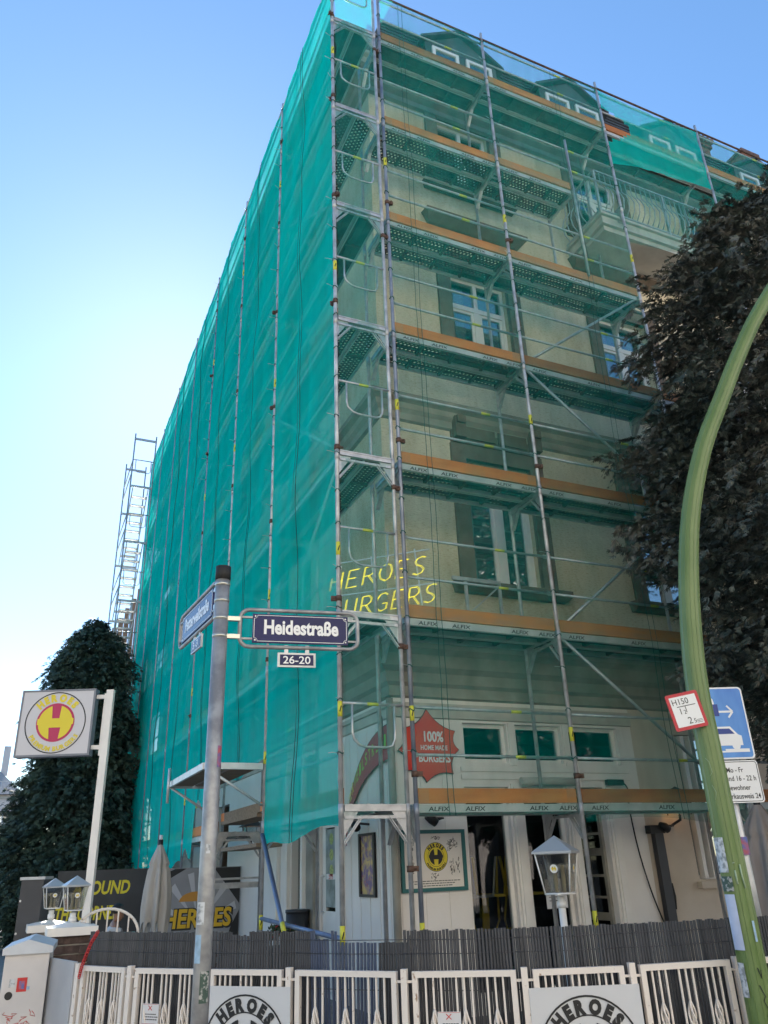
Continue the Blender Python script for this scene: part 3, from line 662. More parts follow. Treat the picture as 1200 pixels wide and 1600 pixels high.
# ------------------------------------------------------------------ debris nets
def net(name, P, u0, u1, v0, v1, nu, nv, mt, label, cat='net', seed=0, bottom=None, top=None, cords=(), hole=None, amp=.035):
    rr = random.Random(seed); ph = [rr.uniform(0,6.28) for _ in range(8)]
    V = []; F = []
    for j in range(nv+1):
        for i in range(nu+1):
            s = i/nu; t = j/nv; u = u0+(u1-u0)*s
            vb = v0+(bottom(s) if bottom else 0); vt = v1+(top(s) if top else 0); v = vb+(vt-vb)*t
            edge = min(1, 4*s*(1-s)+.0)
            d = edge*(amp*math.sin(v*1.3+ph[0]+2*s)+amp*.6*math.sin(v*3.1+u*2+ph[1])+amp*.35*math.sin(u*9+v*.7+ph[2])+amp*.3*math.sin(u*23+ph[3]+.3*v))
            d = d*.7+.03*edge
            sc = abs(math.sin(PI*(15.1-v)/.5)); d += .02*edge*math.sin(2*PI*(15.1-v)/.5)*(math.exp(-7*s)+math.exp(-7*(1-s)))
            du = (.028*sc*math.exp(-10*s)-.028*sc*math.exp(-10*(1-s)))*(.4+.6*abs(math.sin(v*.9+ph[5])))
            V.append(P(u+du+.003*edge*math.sin(v*4+ph[4]), v, d))
    for j in range(nv):
        for i in range(nu):
            if hole and hole((i+.5)/nu, (j+.5)/nv): continue
            a = j*(nu+1)+i; F.append((a,a+1,a+nu+2,a+nu+1))
    m_ = MB(); m_.smooth = True; m_.add(V, F); o = m_.build(name, mt); tag(o, label, cat, 'green debris nets')
    ROOTLOC[o.name] = Vector((0,0,0))
    for s in cords:
        for q in (s, s+.035):
            i = int(q*nu); pts = [V[j*(nu+1)+i] for j in range(0, nv+1, 2)]
            off = (q*nu-i)*(u1-u0)/nu
            t = MB(); t.tube([(Vector(p) + (Vector(P(1,0,0))-Vector(P(0,0,0)))*off + (Vector(P(0,0,1))-Vector(P(0,0,0)))*.004) for p in pts], .0042, 4, False); t.build('cord', M['seam'], o)
    return o
PS = lambda u, v, d: (-.006-d, u, v)          # side-street net
PF = lambda u, v, d: (u, -.006-d, v)           # front net
ordn = ['nearest the corner post', 'second bay from the corner', 'third bay from the corner', 'fourth bay from the corner', 'fifth bay from the corner', 'sixth bay from the corner', 'last bay before the stair tower']
for b in range(7):
    zb = (1.96, 2.86, 1.75, 1.6, 1.55, 1.5, 1.5)[b]
    bot = (lambda s: -.05-.12*s+.04*math.sin(s*9)) if b == 0 else ((lambda s: -.12+.3*abs(s-.5)) if b == 1 else ((lambda s: .2*math.sin(s*9)**2+(.75 if .3 < s < .62 else 0)) if b == 2 else (lambda s: .15*math.sin(s*7+1))))
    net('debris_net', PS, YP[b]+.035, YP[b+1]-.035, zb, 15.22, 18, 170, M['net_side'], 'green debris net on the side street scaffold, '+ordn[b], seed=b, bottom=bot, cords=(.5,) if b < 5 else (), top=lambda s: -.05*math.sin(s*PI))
net('debris_net', PF, .03, XP[0]-.11, 2.04, 15.2, 8, 170, M['net'], 'narrow green debris net closing the scaffold end at the corner', seed=21, bottom=lambda s: -.08+.14*s, amp=.015)
net('debris_net', PF, XP[0]+.02, XP[1]-.02, 1.99, 15.2, 16, 170, M['net'], 'see-through green debris net over the first front bay', seed=22, cords=(.17,), top=lambda s: -.16*math.sin(s*PI))
net('debris_net', PF, XP[1]+.02, XP[2]-.02, 1.9, 15.18, 20, 170, M['net'], 'see-through green debris net over the second front bay beside the red tree', seed=23, cords=(.56,), top=lambda s: -.14*math.sin(s*PI), bottom=lambda s: .05*math.sin(s*5))
def flap(s, t): return s < .24 and .28+.9*s < t < .78-.5*s
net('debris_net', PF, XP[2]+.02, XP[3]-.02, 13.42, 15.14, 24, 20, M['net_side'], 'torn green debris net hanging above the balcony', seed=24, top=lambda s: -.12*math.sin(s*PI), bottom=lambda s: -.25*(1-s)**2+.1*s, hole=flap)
net('debris_net', PF, XP[2]+.02, XP[3]-.02, 11.3, 13.3, 20, 24, M['net'], 'thin green net hung in front of the balcony railing', seed=26, bottom=lambda s: .5*s*s, amp=.02)
net('debris_net', PF, XP[3]+.02, XP[4]-.02, 12.6, 15.12, 20, 26, M['net'], 'green debris net over the last front bay near the chimney', seed=25, top=lambda s: -.1*math.sin(s*PI))

# cable ties that hold the nets to the standards
tie = MB(); tie.tube([(.03*math.cos(a),.03*math.sin(a),.012*math.sin(2*a)) for a in [i*PI/5 for i in range(11)]], .006, 5, False); tie.cur = 1; tie.tube([(-.03,-.01,0),(-.09,-.03,.003),(-.13,-.05,-.004)], .0025, 4); TIE = tie.mesh('cable_tie', [M['seam'], M['alu']])
for x, y, zs_ in ((0,0,26),(XP[0],0,26),(XP[1],0,26),(XP[2],0,8),(0,YP[1],22),(0,YP[2],18),(0,YP[3],12)):
    for k in range(zs_):
        z = 15.1-k*.5+R.uniform(-.06,.06)
        inst('cable_tie', TIE, side if y > 0 or x == 0 else front, (x,y,z), R.uniform(-.5,.9))
# ------------------------------------------------------------------ garden fence with privacy mats and boards
FP = [(-2.41,-1.32),(-2.13,-1.76),(-1.75,-2.19),(-1.34,-2.60),(-.85,-3.15),(-.31,-3.53),(.23,-3.76),(.83,-3.92),(1.5,-4.06),(2.2,-4.12),(2.95,-4.15),(3.7,-4.16)]
fence = thing('garden_fence', (FP[0][0], FP[0][1], 0), 'white metal garden fence with groups of thin bars and twisted baskets', 'fence')
PFR = []
for i in range(len(FP)):
    t = MB(); x, y = FP[i]; d = Vector((FP[min(i+1,len(FP)-1)][0]-FP[max(i-1,0)][0], FP[min(i+1,len(FP)-1)][1]-FP[max(i-1,0)][1], 0)).normalized()
    F_ = Fr((x,y,0), d, (0,0,1)); frect(t, F_, -.017,0,.017,1.012,-.017,.017); t.build('fence_post', M['offwhite'], fence)
for i in range(len(FP)-1):
    a = Vector((*FP[i],0)); b = Vector((*FP[i+1],0)); L = (b-a).length; d = (b-a)/L
    F_ = Fr(a, d, (0,0,1)); PFR.append((F_, L)); g = .045; w = .03
    t = MB(); frect(t,F_,g,.12,g+w,1.0,-.015,.015); frect(t,F_,L-g-w,.12,L-g,1.0,-.015,.015); frect(t,F_,g+w,.97,L-g-w,1.0,-.015,.015); frect(t,F_,g+w,.12,L-g-w,.15,-.015,.015)
    for z in (.945, .2):
        frect(t,F_,.017,z,g,z+.012,-.006,.006); frect(t,F_,L-g,z,L-.017,z+.012,-.006,.006)
    pf = t.build('fence_panel', M['offwhite'], fence)
    n = 12; sp = (L-2*g-2*w)/n
    for k in (1,2,3,5,6,7,9,10,11):
        x = g+w+k*sp; t = MB(); frect(t,F_,x-.005,.15,x+.005,.97,-.005,.005)
        if k in (2,6,10):                               # twisted basket in the middle bar
            for s in range(4):
                q = [F_.p(x+.02*math.sin(PI*j/8)*math.cos(s*PI/2+j*.35), .66+.16*j/8, .02*math.sin(PI*j/8)*math.sin(s*PI/2+j*.35)) for j in range(9)]
                t.tube(q, .006, 5)
        t.build('bar', M['offwhite'], pf)
# reed-like plastic mats behind the bars: thousands of thin slats, a few centimetres of uneven top
M['mat'] = mat('grey_plastic_slat', (.036,.038,.045), .45, col2=(.068,.07,.08), scale=9, stretch=(3,3,.3))
M['matb'] = mat('bluish_plastic_slat', (.04,.06,.12), .4, col2=(.07,.085,.13), scale=9, stretch=(3,3,.3))
mat_lab = ['at the left end behind the red chain', 'left of the street name post', 'behind the left logo board', 'bluish torn stretch under the raking brace', 'behind the fence panel with the crossed-out notice', 'behind the right logo board', 'smooth stretch left of the green lamp post', 'right of the green lamp post','under the parking sign','right of the parking sign','at the far right under the red tree']
for i, (F_, L) in enumerate(PFR):
    rr = random.Random(50+i); t = MB(); tb = MB(); x = -.01; step = 0.0; off = F_.n*(-.06)
    F2 = Fr(F_.o - F_.n*.075, F_.r, (0,0,1)); dz = 0
    while x < L+.01:
        w = .0165; h = 1.195+rr.uniform(-.004,.004)+step
        if i in (2,3,4) and rr.random() < .09: step = rr.choice((0,0,-.045,-.06,-.02,0))
        if i in (0,1,5,6): step = 0
        lean = (.03*math.sin(x*9+i) if i == 3 else .004*math.sin(x*30))
        q = t if not (i == 3 and .12 < x < .5) else tb
        gap = .0022 if rr.random() > .13 else (rr.uniform(.006,.013) if i in (3,4,5) else .005)
        P = []
        for z, lx in ((.08, 0), (h, lean)):
            for ox, od in ((0,0),(.0045,.005),(.012,.005),(w,0),(w,-.004),(0,-.004)): P.append(F2.p(x+ox+lx, z, od))
        q.add(P, [(0,1,7,6),(1,2,8,7),(2,3,9,8),(3,4,10,9),(4,5,11,10),(5,0,6,11),(6,7,8,9,10,11)])
        x += w+gap
    for z in (.2,.55,.9,1.08,1.15): t.tube([F2.p(-.01,z,.0065), F2.p(L*.5,z-.004,.0065), F2.p(L+.01,z,.0065)], .0022, 4)
    nb = len(t.v); t.v += tb.v
    for f in tb.f: t.f.append([k+nb for k in f]); t.m.append(1); t.sm.append(False)
    o = t.build('privacy_mat', [M['mat'], M['matb']]); tag(o, 'dark grey slatted privacy mat on the fence, '+mat_lab[i], 'privacy mat', 'mats along the fence')
# wooden stakes the mats lean on are hidden; the boards hang on the bars
def badge(parent, F, cx, cy, rad, d, disc, ring, lett, inner, hcol, line=None, words=('HEROES','PREMIUM BURGERS')):
    out = []
    if disc: m_ = MB(); fdisc(m_, F, cx, cy, rad, d); m_.build('badge_disc', disc, parent)
    m_ = MB(); fdisc(m_, F, cx, cy, rad, d+.002, 48, rad*.965)
    if line: fdisc(m_, F, cx, cy, rad*.68, d+.002, 48, rad*.655)
    m_.build('badge_ring', ring, parent)
    m_ = MB(); farc(m_, F, words[0], cx, cy, rad*.70, PI/2, rad*.32, d+.003, bold=.075, gap=rad*.035, xs=.86); m_.build('badge_lettering', lett, parent); m_ = MB(); farc(m_, F, words[1], cx, cy, rad*.92, -PI/2, rad*.2, d+.003, bold=.05, gap=rad*.022, xs=.95, under=True); m_.build('badge_lettering', lett, parent)
    if inner: m_ = MB(); fdisc(m_, F, cx, cy, rad*.63, d+.002); m_.build('badge_centre', inner, parent)
    m_ = MB(); m_.poly([F.p(cx+x, cy+y, d+.005) for x, y in emblem(rad*.6)]); m_.build('badge_emblem', hcol, parent)
M['board'] = mat('white_board', (.62,.62,.63), .4, var=.04, scale=2)
for i, lab in ((2, 'white fence board with black round burger logo beside the street name post'), (5, 'white fence board with black round burger logo left of the green lamp post')):
    F_, L = PFR[i]; B = thing('logo_board', tuple(F_.p(L/2,.3,.03)), lab, 'board', 'logo boards on the fence')
    t = MB(); frect(t, F_, .012,.3,L+.02,.915,.02,.026); t.build('panel', M['board'], B)
    badge(B, F_, L/2+.016, .60, .275, .0275, None, M['ink'], M['ink'], None, M['ink'], True)
M['notice'] = mat('notice_white', (.68,.66,.66), .5); M['redink'] = mat('red_print', (.55,.03,.03), .5)
for i, lab, px_ in ((1, 'small white notice hung on the fence left of the street name post', .33), (4, 'small white notice with a red cross on the middle fence panel', .36)):
    F_, L = PFR[i]; B = thing('fence_notice', tuple(F_.p(L*px_,.7,.02)), lab, 'notice', 'notices on the fence')
    x0 = L*px_-.06; t = MB(); frect(t, F_, x0,.70,x0+.125,.81,.012,.016); t.build('panel', M['notice'], B)
    t = MB(); m2 = MB()
    for s in (-1,1): t.bar(F_.p(x0+.06-s*.014,.775,.0175),F_.p(x0+.06+s*.014,.8,.0175),.004,.001,F_.n)
    for a_, b_ in ((.005,.12),): 
        for z in (.704,.806): frect(t,F_,x0+.004,z,x0+.121,z+.0015,.0161,.0168)
    t.build('red_cross', M['redink'], B)
    for k, wd in enumerate((.075,.1,.095)):
        xx = x0+.0625-wd/2
        while xx < x0+.0625+wd/2:
            q = R.uniform(.006,.016); frect(m2,F_,xx,.752-k*.014,xx+q,.757-k*.014,.0161,.0168); xx += q+.003
    m2.build('print_lines', M['ink'], B)
# red chain on the left end
ch = MB(); pts = [Vector((-2.33,-1.49,1.2)),Vector((-2.36,-1.45,1.14)),Vector((-2.38,-1.42,1.07)),Vector((-2.40,-1.40,1.0)),Vector((-2.41,-1.39,.93))]
for i in range(26):
    q = i/26*(len(pts)-1); k = int(q); p = pts[k].lerp(pts[k+1], q-k); ch.tube([p+Vector((.008*math.cos(a),.008*math.sin(a)*(1 if i % 2 else .3),.014*math.sin(a)-(.0))) for a in [j*PI/3 for j in range(7)]], .003, 5)
tag(ch.build('chain_lock', M['redink']), 'red plastic chain lock hanging on the left fence end', 'chain')
# sheet metal leaf at the left end
t = MB(); F_ = Fr((-2.43,-1.30,0), (-.28,.96,0), (0,0,1)); frect(t, F_, 0,.1,.62,1.02,-.012,.012); 
tag(t.build('sheet_metal_gate', mat('dull_sheet_metal', (.42,.44,.47), .45, .35, col2=(.55,.55,.56), scale=2)), 'plain sheet metal gate leaf at the left fence end', 'gate')
# brick pillar with white capstone, built brick by brick
def pillar(name, x, y, w, h, label, bm):
    p = thing(name, (x,y,0), label, 'pillar'); c_ = MB(); c_.box(x-w/2+.012,y-w/2+.012,0,x+w/2-.012,y+w/2-.012,h); c_.build('core', M['mortar'], p)
    bmsh = MB(); bmsh.box(-.115,-.05,0,.115,.05,.062); bme = bmsh.mesh('brick', bm)
    n = int(h/.075)
    for k in range(n):
        z = k*.075
        for s in range(4):
            for j in range(2):
                o_ = (-w/4+.005 if j == 0 else w/4-.005) + (.02 if k % 2 else -.02)
                lx, ly, rz = ((o_, -w/2+.05, 0), (w/2-.05, o_, PI/2), (o_, w/2-.05, 0), (-w/2+.05, o_, PI/2))[s]
                ob = inst('brick', bme, p, (x+lx, y+ly, z+.006), rz)
    t = MB(); t.box(x-w/2-.05,y-w/2-.05,h,x+w/2+.05,y+w/2+.05,h+.07); t.add([(x-w/2-.03,y-w/2-.03,h+.07),(x+w/2+.03,y-w/2-.03,h+.07),(x+w/2+.03,y+w/2+.03,h+.07),(x-w/2-.03,y+w/2+.03,h+.07),(x,y,h+.11)],[(0,1,4),(1,2,4),(2,3,4),(3,0,4)]); t.build('capstone', M['shopwhite'], p)
    return p
pillar('brick_pillar', -2.30, 1.15, .34, 1.05, 'brick pillar with white capstone under the nearer left lantern', M['brickd'])
pillar('brick_pillar', -2.42, 2.55, .36, 1.02, 'brick pillar with white capstone under the farther left lantern', M['brick'])
# ------------------------------------------------------------------ lanterns on posts
M['lwhite'] = mat('lantern_white', (.75,.74,.72), .4); M['lroof'] = mat('lantern_roof', (.4,.42,.45), .4, .3); M['bulb'] = mat('bulb_glass', (.75,.68,.5), .3); M['yel'] = mat('yellow_print', (.8,.6,.02), .5)
def lantern(x, y, zb, label, s=1.0, z0=0.0, rz=0.3, roofm=None, group='post lanterns in the garden'):
    p = thing('post_lantern', (x,y,z0), label, 'lantern', group)
    cs, sn = math.cos(rz), math.sin(rz)
    T = lambda u, v, z: (x+(u*cs-v*sn)*s, y+(u*sn+v*cs)*s, zb+z*s)
    t = MB(); t.tube([(x,y,z0),(x,y,zb-.02)], .028, 12); t.tube([(x,y,zb-.1),(x,y,zb-.06)], .036, 12); t.build('post', M['lwhite'], p)
    a, b, h = .09, .13, .27                                  # half widths bottom/top
    fm = MB()
    cn = ((-1,-1),(1,-1),(1,1),(-1,1))
    for i in range(4):
        (u,v),(u2,v2) = cn[i], cn[(i+1)%4]
        fm.tube([T(u*a,v*a,0),T(u*b,v*b,h)], .006*s, 6); fm.tube([T(u*a,v*a,0),T(u2*a,v2*a,0)], .007*s, 6); fm.tube([T(u*b,v*b,h),T(u2*b,v2*b,h)], .006*s, 6)
    fr_ = fm.build('frame', M['lwhite'], p)
    for i in range(4):
        (u,v),(u2,v2) = cn[i], cn[(i+1)%4]; k = .97
        g = MB(); g.add([T(u*a*k,v*a*k,.006),T(u2*a*k,v2*a*k,.006),T(u2*b*k,v2*b*k,h-.004),T(u*b*k,v*b*k,h-.004)],[(0,1,2,3)]); g.build('glass_pane', M['lampglass'], p)
        mid = lambda q, w: Vector(T((u*(1-w)+u2*w)*(a+(b-a)*q)*1.03,(v*(1-w)+v2*w)*(a+(b-a)*q)*1.03,h*q))
        o = mid(.62,.5); F_ = Fr(o, mid(.62,1)-mid(.62,0), mid(1,.5)-mid(0,.5))
        st = MB(); fdisc(st,F_,0,0,.034*s,0.001,20); sb = st.build('sticker', M['white'], p); st = MB(); fdisc(st,F_,0,0,.034*s,.002,20,.030*s); st.build('sticker_ring', M['ink'], sb); st = MB(); st.poly([F_.p(xx,yy,.0025) for xx,yy in emblem(.018*s)]); st.build('sticker_emblem', M['yel'], sb)
    rf = MB(); e = b+.018
    rf.add([T(-e,-e,h),T(e,-e,h),T(e,e,h),T(-e,e,h),T(-e,-e,h+.015),T(e,-e,h+.015),T(e,e,h+.015),T(-e,e,h+.015),T(0,0,h+.125)],[(3,2,1,0),(0,1,5,4),(1,2,6,5),(2,3,7,6),(3,0,4,7),(4,5,8),(5,6,8),(6,7,8),(7,4,8)]); rf.build('roof', roofm or M['lroof'], p)
    bl = MB()
    for u, v in ((-.025,0),(.03,.02)): bl.tube([T(u,v,0),T(u,v,.05),T(u,v,.1),T(u,v,.19)], .014*s, 8, rs=[.012*s,.014*s,.017*s,.016*s])
    bl.build('bulb', M['bulb'], p); ba = MB(); ba.box(x-a*s*.9,y-a*s*.9,zb-.008,x+a*s*.9,y+a*s*.9,zb-.001); ba.build('base_plate', M['lwhite'], p)
lantern(1.12, -1.93, 1.29, 'white post lantern with round yellow stickers in front of the shop windows', 1.08, rz=-.85)
lantern(-2.30, 1.15, 1.255, 'nearer of the two white lanterns on brick pillars at the left', .76, 1.16, .15)
lantern(-2.42, 2.55, 1.24, 'farther of the two white lanterns on brick pillars at the left, half hidden', .76, 1.13, .12)

# ------------------------------------------------------------------ street name post
SP = (-2.11, -3.76)
M['pole'] = mat('mottled_zinc', (.26,.26,.265), .5, .45, col2=(.42,.42,.42), scale=14, bump=.08, bscale=30)
M['blueen'] = mat('blue_enamel', (.008,.01,.085), .25, var=.15, scale=3, spec=.3); M['steel'] = mat('steel_band', (.62,.6,.52), .3, .7)
sp = thing('street_name_post', (*SP,0), 'galvanised street name post with two blue name plates and a black cap', 'street sign')
t = MB(); t.tube([(*SP,0),(*SP,2.98)], .038, 20); t.build('post', M['pole'], sp)
t = MB(); t.tube([(*SP,2.955),(*SP,3.03)], .0405, 20); t.build('cap', M['rubber'], sp)
for z in (2.93, 2.84, 2.745, 2.65):
    t = MB(); t.tube([(*SP,z-.008),(*SP,z+.008)], .0395, 20); t.build('clamp_band', M['steel'], sp)
def name_plate(dirv, x0, L, zc, h, text, num, xs, numx, reverse=False):
    d = Vector(dirv).normalized(); F_ = Fr((SP[0],SP[1],zc), d, (0,0,1))
    # F_.n points towards the viewer's side
    hr = h/2+.022; r = .05; fr_ = []
    for cx, cy, a0 in ((x0+L-r,hr-r,PI/2),(x0+L-r,-hr+r,0),(x0+r,-hr+r,-PI/2),(x0+r,hr-r,-PI)):
        for k in range(6): a = a0-k/5*PI/2; fr_.append(F_.p(cx+r*math.cos(a), cy+r*math.sin(a)))
    fr_.append(fr_[0]); t = MB(); t.tube(fr_, .011, 8, False)
    na = x0 if x0 > 0 else x0+L; nb_ = .03 if x0 > 0 else -.03
    for z in (.045,-.05): t.bar(F_.p(nb_,z),F_.p(na,z),.02,.02)
    f_ = t.build('frame', M['pole'], sp)
    for z in (.045,-.05): t = MB(); frect(t,F_,min(nb_,na),z-.011,max(nb_,na),z+.011,.012,.016); t.build('clamp', M['steel'], sp)
    pl = MB(); a, b = x0+.065, x0+L-.055; frect(pl,F_,a,-h/2,b,h/2,-.006,.006); p_ = pl.build('name_plate', M['blueen'], sp)
    for z in (h/2-.02,-h/2+.02):
        t = MB(); t.bar(F_.p(x0,z),F_.p(a,z),.012,.01); t.bar(F_.p(b,z),F_.p(x0+L,z),.012,.01); t.build('bracket', M['pole'], sp)
    sides = (1,-1)
    for sd in sides:
        Fx = F_ if sd == 1 else Fr(F_.p(a+b,0), -d, (0,0,1))
        ln = MB(); q = .008; c_ = .018; th = .0028
        for (xa,ya),(xb,yb) in (((a+q+c_,h/2-q),(b-q-c_,h/2-q)),((a+q+c_,-h/2+q),(b-q-c_,-h/2+q)),((a+q,-h/2+q+c_),(a+q,h/2-q-c_)),((b-q,-h/2+q+c_),(b-q,h/2-q-c_))): frect(ln,Fx,min(xa,xb)-th/2,min(ya,yb)-th/2,max(xa,xb)+th/2,max(ya,yb)+th/2,.0061,.0072)
        for cx, cy, a0 in ((a+q,h/2-q,-PI/2),(b-q,h/2-q,-PI),(b-q,-h/2+q,PI/2),(a+q,-h/2+q,0)):
            ln.tube([Fx.p(cx+c_*math.cos(a0+k/5*PI/2),cy+c_*math.sin(a0+k/5*PI/2),.0066) for k in range(6)], .0014, 4)
        ftext(ln, Fx, text, (a+b)/2+.004, -.028, .105, .0075, width=(b-a)*.78, bold=.035); ln.build('lettering', M['white'], p_)
        t = MB()
        for cx in (a+.014,b-.014):
            for cy in (h/2-.014,-h/2+.014): fdisc(t,Fx,cx,cy,.005,.0075,10)
        t.build('bolt', M['galv'], p_)
    nw = .2; nh = .075; nx = x0+numx; nz = -hr-.028
    t = MB(); frect(t,F_,nx,nz-nh,nx+nw,nz,-.007,.005)
    n_ = t.build('number_plate', M['galv'], sp)
    for sd in (1,-1):
        Fx = F_ if sd == 1 else Fr(F_.p(2*nx+nw,0), -d, (0,0,1))
        t = MB(); frect(t,Fx,nx+.012,nz-nh+.01,nx+nw-.012,nz-.01,.0055 if sd == 1 else .0075,.0072 if sd == 1 else .009); t.build('number_field', M['blueen'], n_)
        t = MB(); ftext(t,Fx,num,nx+nw/2,nz-nh+.018,.056,.0085 if sd == 1 else .0105,width=nw*.72 if len(num) > 3 else nw*.5,bold=.012); t.build('number', M['white'], n_)
    for q in (.045, nw-.045): t = MB(); frect(t,F_,nx+q-.01,nz,nx+q+.01,-hr+.012,-.008,.004); t.build('hanger', M['galv'], sp)
name_plate((.985,-.17,0), .1, .63, 2.70, .155, 'Heidestra\u00dfe', '26-20', 1, .2)
name_plate((.07,-1,0), -.85, .75, 2.885, .155, 'Petterweilstra\u00dfe', '3-3', 1, .3)
# stickers on the post
def curved_patch(cx, cy, r, a0, a1, z0, z1, mt, name, parent, n=6):
    t = MB(); t.smooth = True; P = []
    for k in range(n+1):
        a = a0+(a1-a0)*k/n; P += [(cx+r*math.cos(a),cy+r*math.sin(a),z0),(cx+r*math.cos(a),cy+r*math.sin(a),z1)]
    t.add(P, [(2*k,2*k+2,2*k+3,2*k+1) for k in range(n)]); return t.build(name, mt, parent)
M['st_white'] = mat('torn_white_sticker', (.6,.62,.64), .6, col2=(.25,.27,.28), scale=40, lo=.45, hi=.6)
M['st_blue'] = mat('pale_blue_sticker', (.3,.45,.6), .6, var=.2, scale=30); M['st_green'] = mat('dark_green_sticker', (.05,.09,.07), .6, col2=(.4,.4,.38), scale=50, lo=.5, hi=.6); M['st_flag'] = mat('red_blue_sticker', (.45,.1,.12), .6, col2=(.1,.15,.4), scale=30)
va = math.atan2(CAM.y-SP[1], CAM.x-SP[0])
for a0, a1, z0, z1, k in ((-1.1,-.1,1.33,1.42,'st_white'),(-1.2,-.3,1.18,1.29,'st_blue'),(-.2,.9,1.03,1.15,'st_green'),(.5,1.2,2.0,2.1,'st_flag'),(-.3,.2,1.62,1.66,'st_white')):
    curved_patch(SP[0],SP[1],.0386,va+a0,va+a1,z0,z1,M[k],'sticker',sp)

# ------------------------------------------------------------------ green lamp post with hydrant plate
M['lampgreen'] = mat('lamp_green', (.115,.185,.05), .3, col2=(.15,.22,.07), scale=5, stretch=(1,1,.8), bump=.08, bscale=70, detail=9)
lp = thing('lamp_post', (.79,-4.07,0), 'curved light green street lamp post covered in stickers', 'lamp post')
arc = [(.79,-4.07,0),(.79,-4.07,.7),(.79,-4.07,1.45),(.79,-4.07,2.1),(.79,-4.07,2.44),(.815,-4.08,2.77),(.87,-4.11,3.2),(.97,-4.15,3.66),(1.13,-4.23,4.14),(1.33,-4.32,4.55),(1.52,-4.41,4.93),(1.77,-4.52,5.36),(2.2,-4.72,5.95),(2.75,-4.97,6.45),(3.4,-5.26,6.78),(4.1,-5.56,6.92)]
def smooth_path(P, n=6):
    P = [Vector(p) for p in P]; out = []
    for i in range(len(P)-1):
        a = P[max(i-1,0)]; b = P[i]; c_ = P[i+1]; d = P[min(i+2,len(P)-1)]
        for k in range(n):
            t = k/n; out.append(.5*((2*b)+(c_-a)*t+(2*a-5*b+4*c_-d)*t*t+(3*b-a-3*c_+d)*t**3))
    out.append(P[-1]); return out
ap = smooth_path(arc); n_ = len(ap)
t = MB(); t.tube(ap, .07, 32, rs=[.074-.03*(i/n_) for i in range(n_)]); body = t.build('post', M['lampgreen'], lp)
# shallow flutes give the post its long ridges
for k in range(0, 14):
    a = k*2*PI/14
    rg = MB(); P = []
    ref = None
    for i, p in enumerate(ap[:70]):
        d = (ap[min(i+1,n_-1)]-ap[max(i-1,0)]).normalized()
        if ref is None: ref = Vector((1,0,0))
        x = (ref-d*ref.dot(d)).normalized(); y = d.cross(x); ref = x; rr = .0735-.03*(i/n_)
        P.append(p+x*(math.cos(a)*rr)+y*(math.sin(a)*rr))
    rg.tube(P[::2], .0028, 5, False); rg.build('flute', M['lampgreen'], lp)
t = MB(); t.tube([(4.05,-5.54,6.9),(4.3,-5.65,6.93),(4.8,-5.86,6.95)], .1, 14, rs=[.06,.11,.05]); t.build('lamp_head', M['lampgreen'], lp)
va = math.atan2(CAM.y+4.07, CAM.x-.79)
M['st_paper'] = mat('paper_sticker', (.5,.55,.7), .6, var=.08, scale=12); M['st_tag'] = mat('pale_marker', (.36,.46,.3), .6)
for a0, a1, z0, z1, k in ((-1.1,-.25,1.06,1.33,'st_paper'),(-1.15,-.3,1.44,1.62,'st_white'),(-1.15,-.55,.84,1.0,'st_white'),(-1.15,-.2,1.345,1.42,'st_green'),(.55,.72,1.1,1.2,'st_blue')):
    curved_patch(.79,-4.07,.0795,va+a0,va+a1,z0,z1,M[k],'sticker',lp)
def marker(pts, mt, r=.0016):                               # a hand-drawn stroke on the post: (angle offset, z)
    t = MB(); t.tube([(.79+.079*math.cos(va+a),-4.07+.079*math.sin(va+a),z) for a, z in pts], r, 5); t.build('marker_stroke', mt, lp)
marker([(.1,1.45),(.12,1.38)], M['st_tag'], .005); marker([(.1,1.49),(.11,1.485)], M['st_tag'], .007); marker([(.5,1.48),(.52,1.42),(.6,1.36)], M['st_tag'], .005); marker([(-.4,2.05),(-.2,2.03),(-.1,1.97),(-.3,1.95)], M['st_tag'], .001); marker([(-.3,1.9),(-.1,1.86),(-.25,1.82)], M['st_tag'], .001)
marker([(.3,.98),(.45,.93),(.5,.97)], M['ink'], .0025); marker([(.2,.9),(.45,.85),(.3,.83),(.5,.79),(.35,.76),(.55,.73)], M['ink'], .0025); marker([(.35,.72),(.6,.7),(.4,.66)], M['ink'], .0025)
nv = Vector((-.42,-.908,0)); rv = Vector((.908,-.42,0))
F_ = Fr(Vector((.79,-4.07,2.2))+nv*.085+rv*-.205, rv*.985+Vector((0,0,.17)), Vector((0,0,.985))-rv*.17)
hy = thing('hydrant_sign', tuple(F_.p(.1,0)), 'white hydrant plate with red border on the green lamp post', 'sign')
t = MB(); fslab(t,F_,[(.008,0),(.192,0),(.2,.008),(.2,.207),(.192,.215),(.008,.215),(0,.207),(0,.008)],0,.006); t.build('plate', mat('red_enamel', (.5,.015,.03), .4), hy)
t = MB(); frect(t,F_,.019,.019,.181,.196,.006,.0075); t.build('field', M['white'], hy)
t = MB(); ftext(t,F_,'H150',.03,.148,.05,.0085,'L',width=.1); frect(t,F_,.05,.134,.165,.138,.0077,.0085); frect(t,F_,.098,.098,.102,.134,.0077,.0085); ftext(t,F_,'1',.062,.092,.05,.0085,'L'); ftext(t,F_,'2',.082,.09,.034,.0085,'L'); ftext(t,F_,'2',.09,.03,.056,.0085,'L'); ftext(t,F_,'5',.124,.03,.036,.0085,'L')
for k in range(3): frect(t,F_,.14,.028+k*.008,.176,.0305+k*.008,.0077,.0085)
t.build('lettering', M['ink'], hy)
t = MB(); frect(t,F_,.09,.09,.115,.12,-.03,0); t.build('bracket', M['galv'], hy)
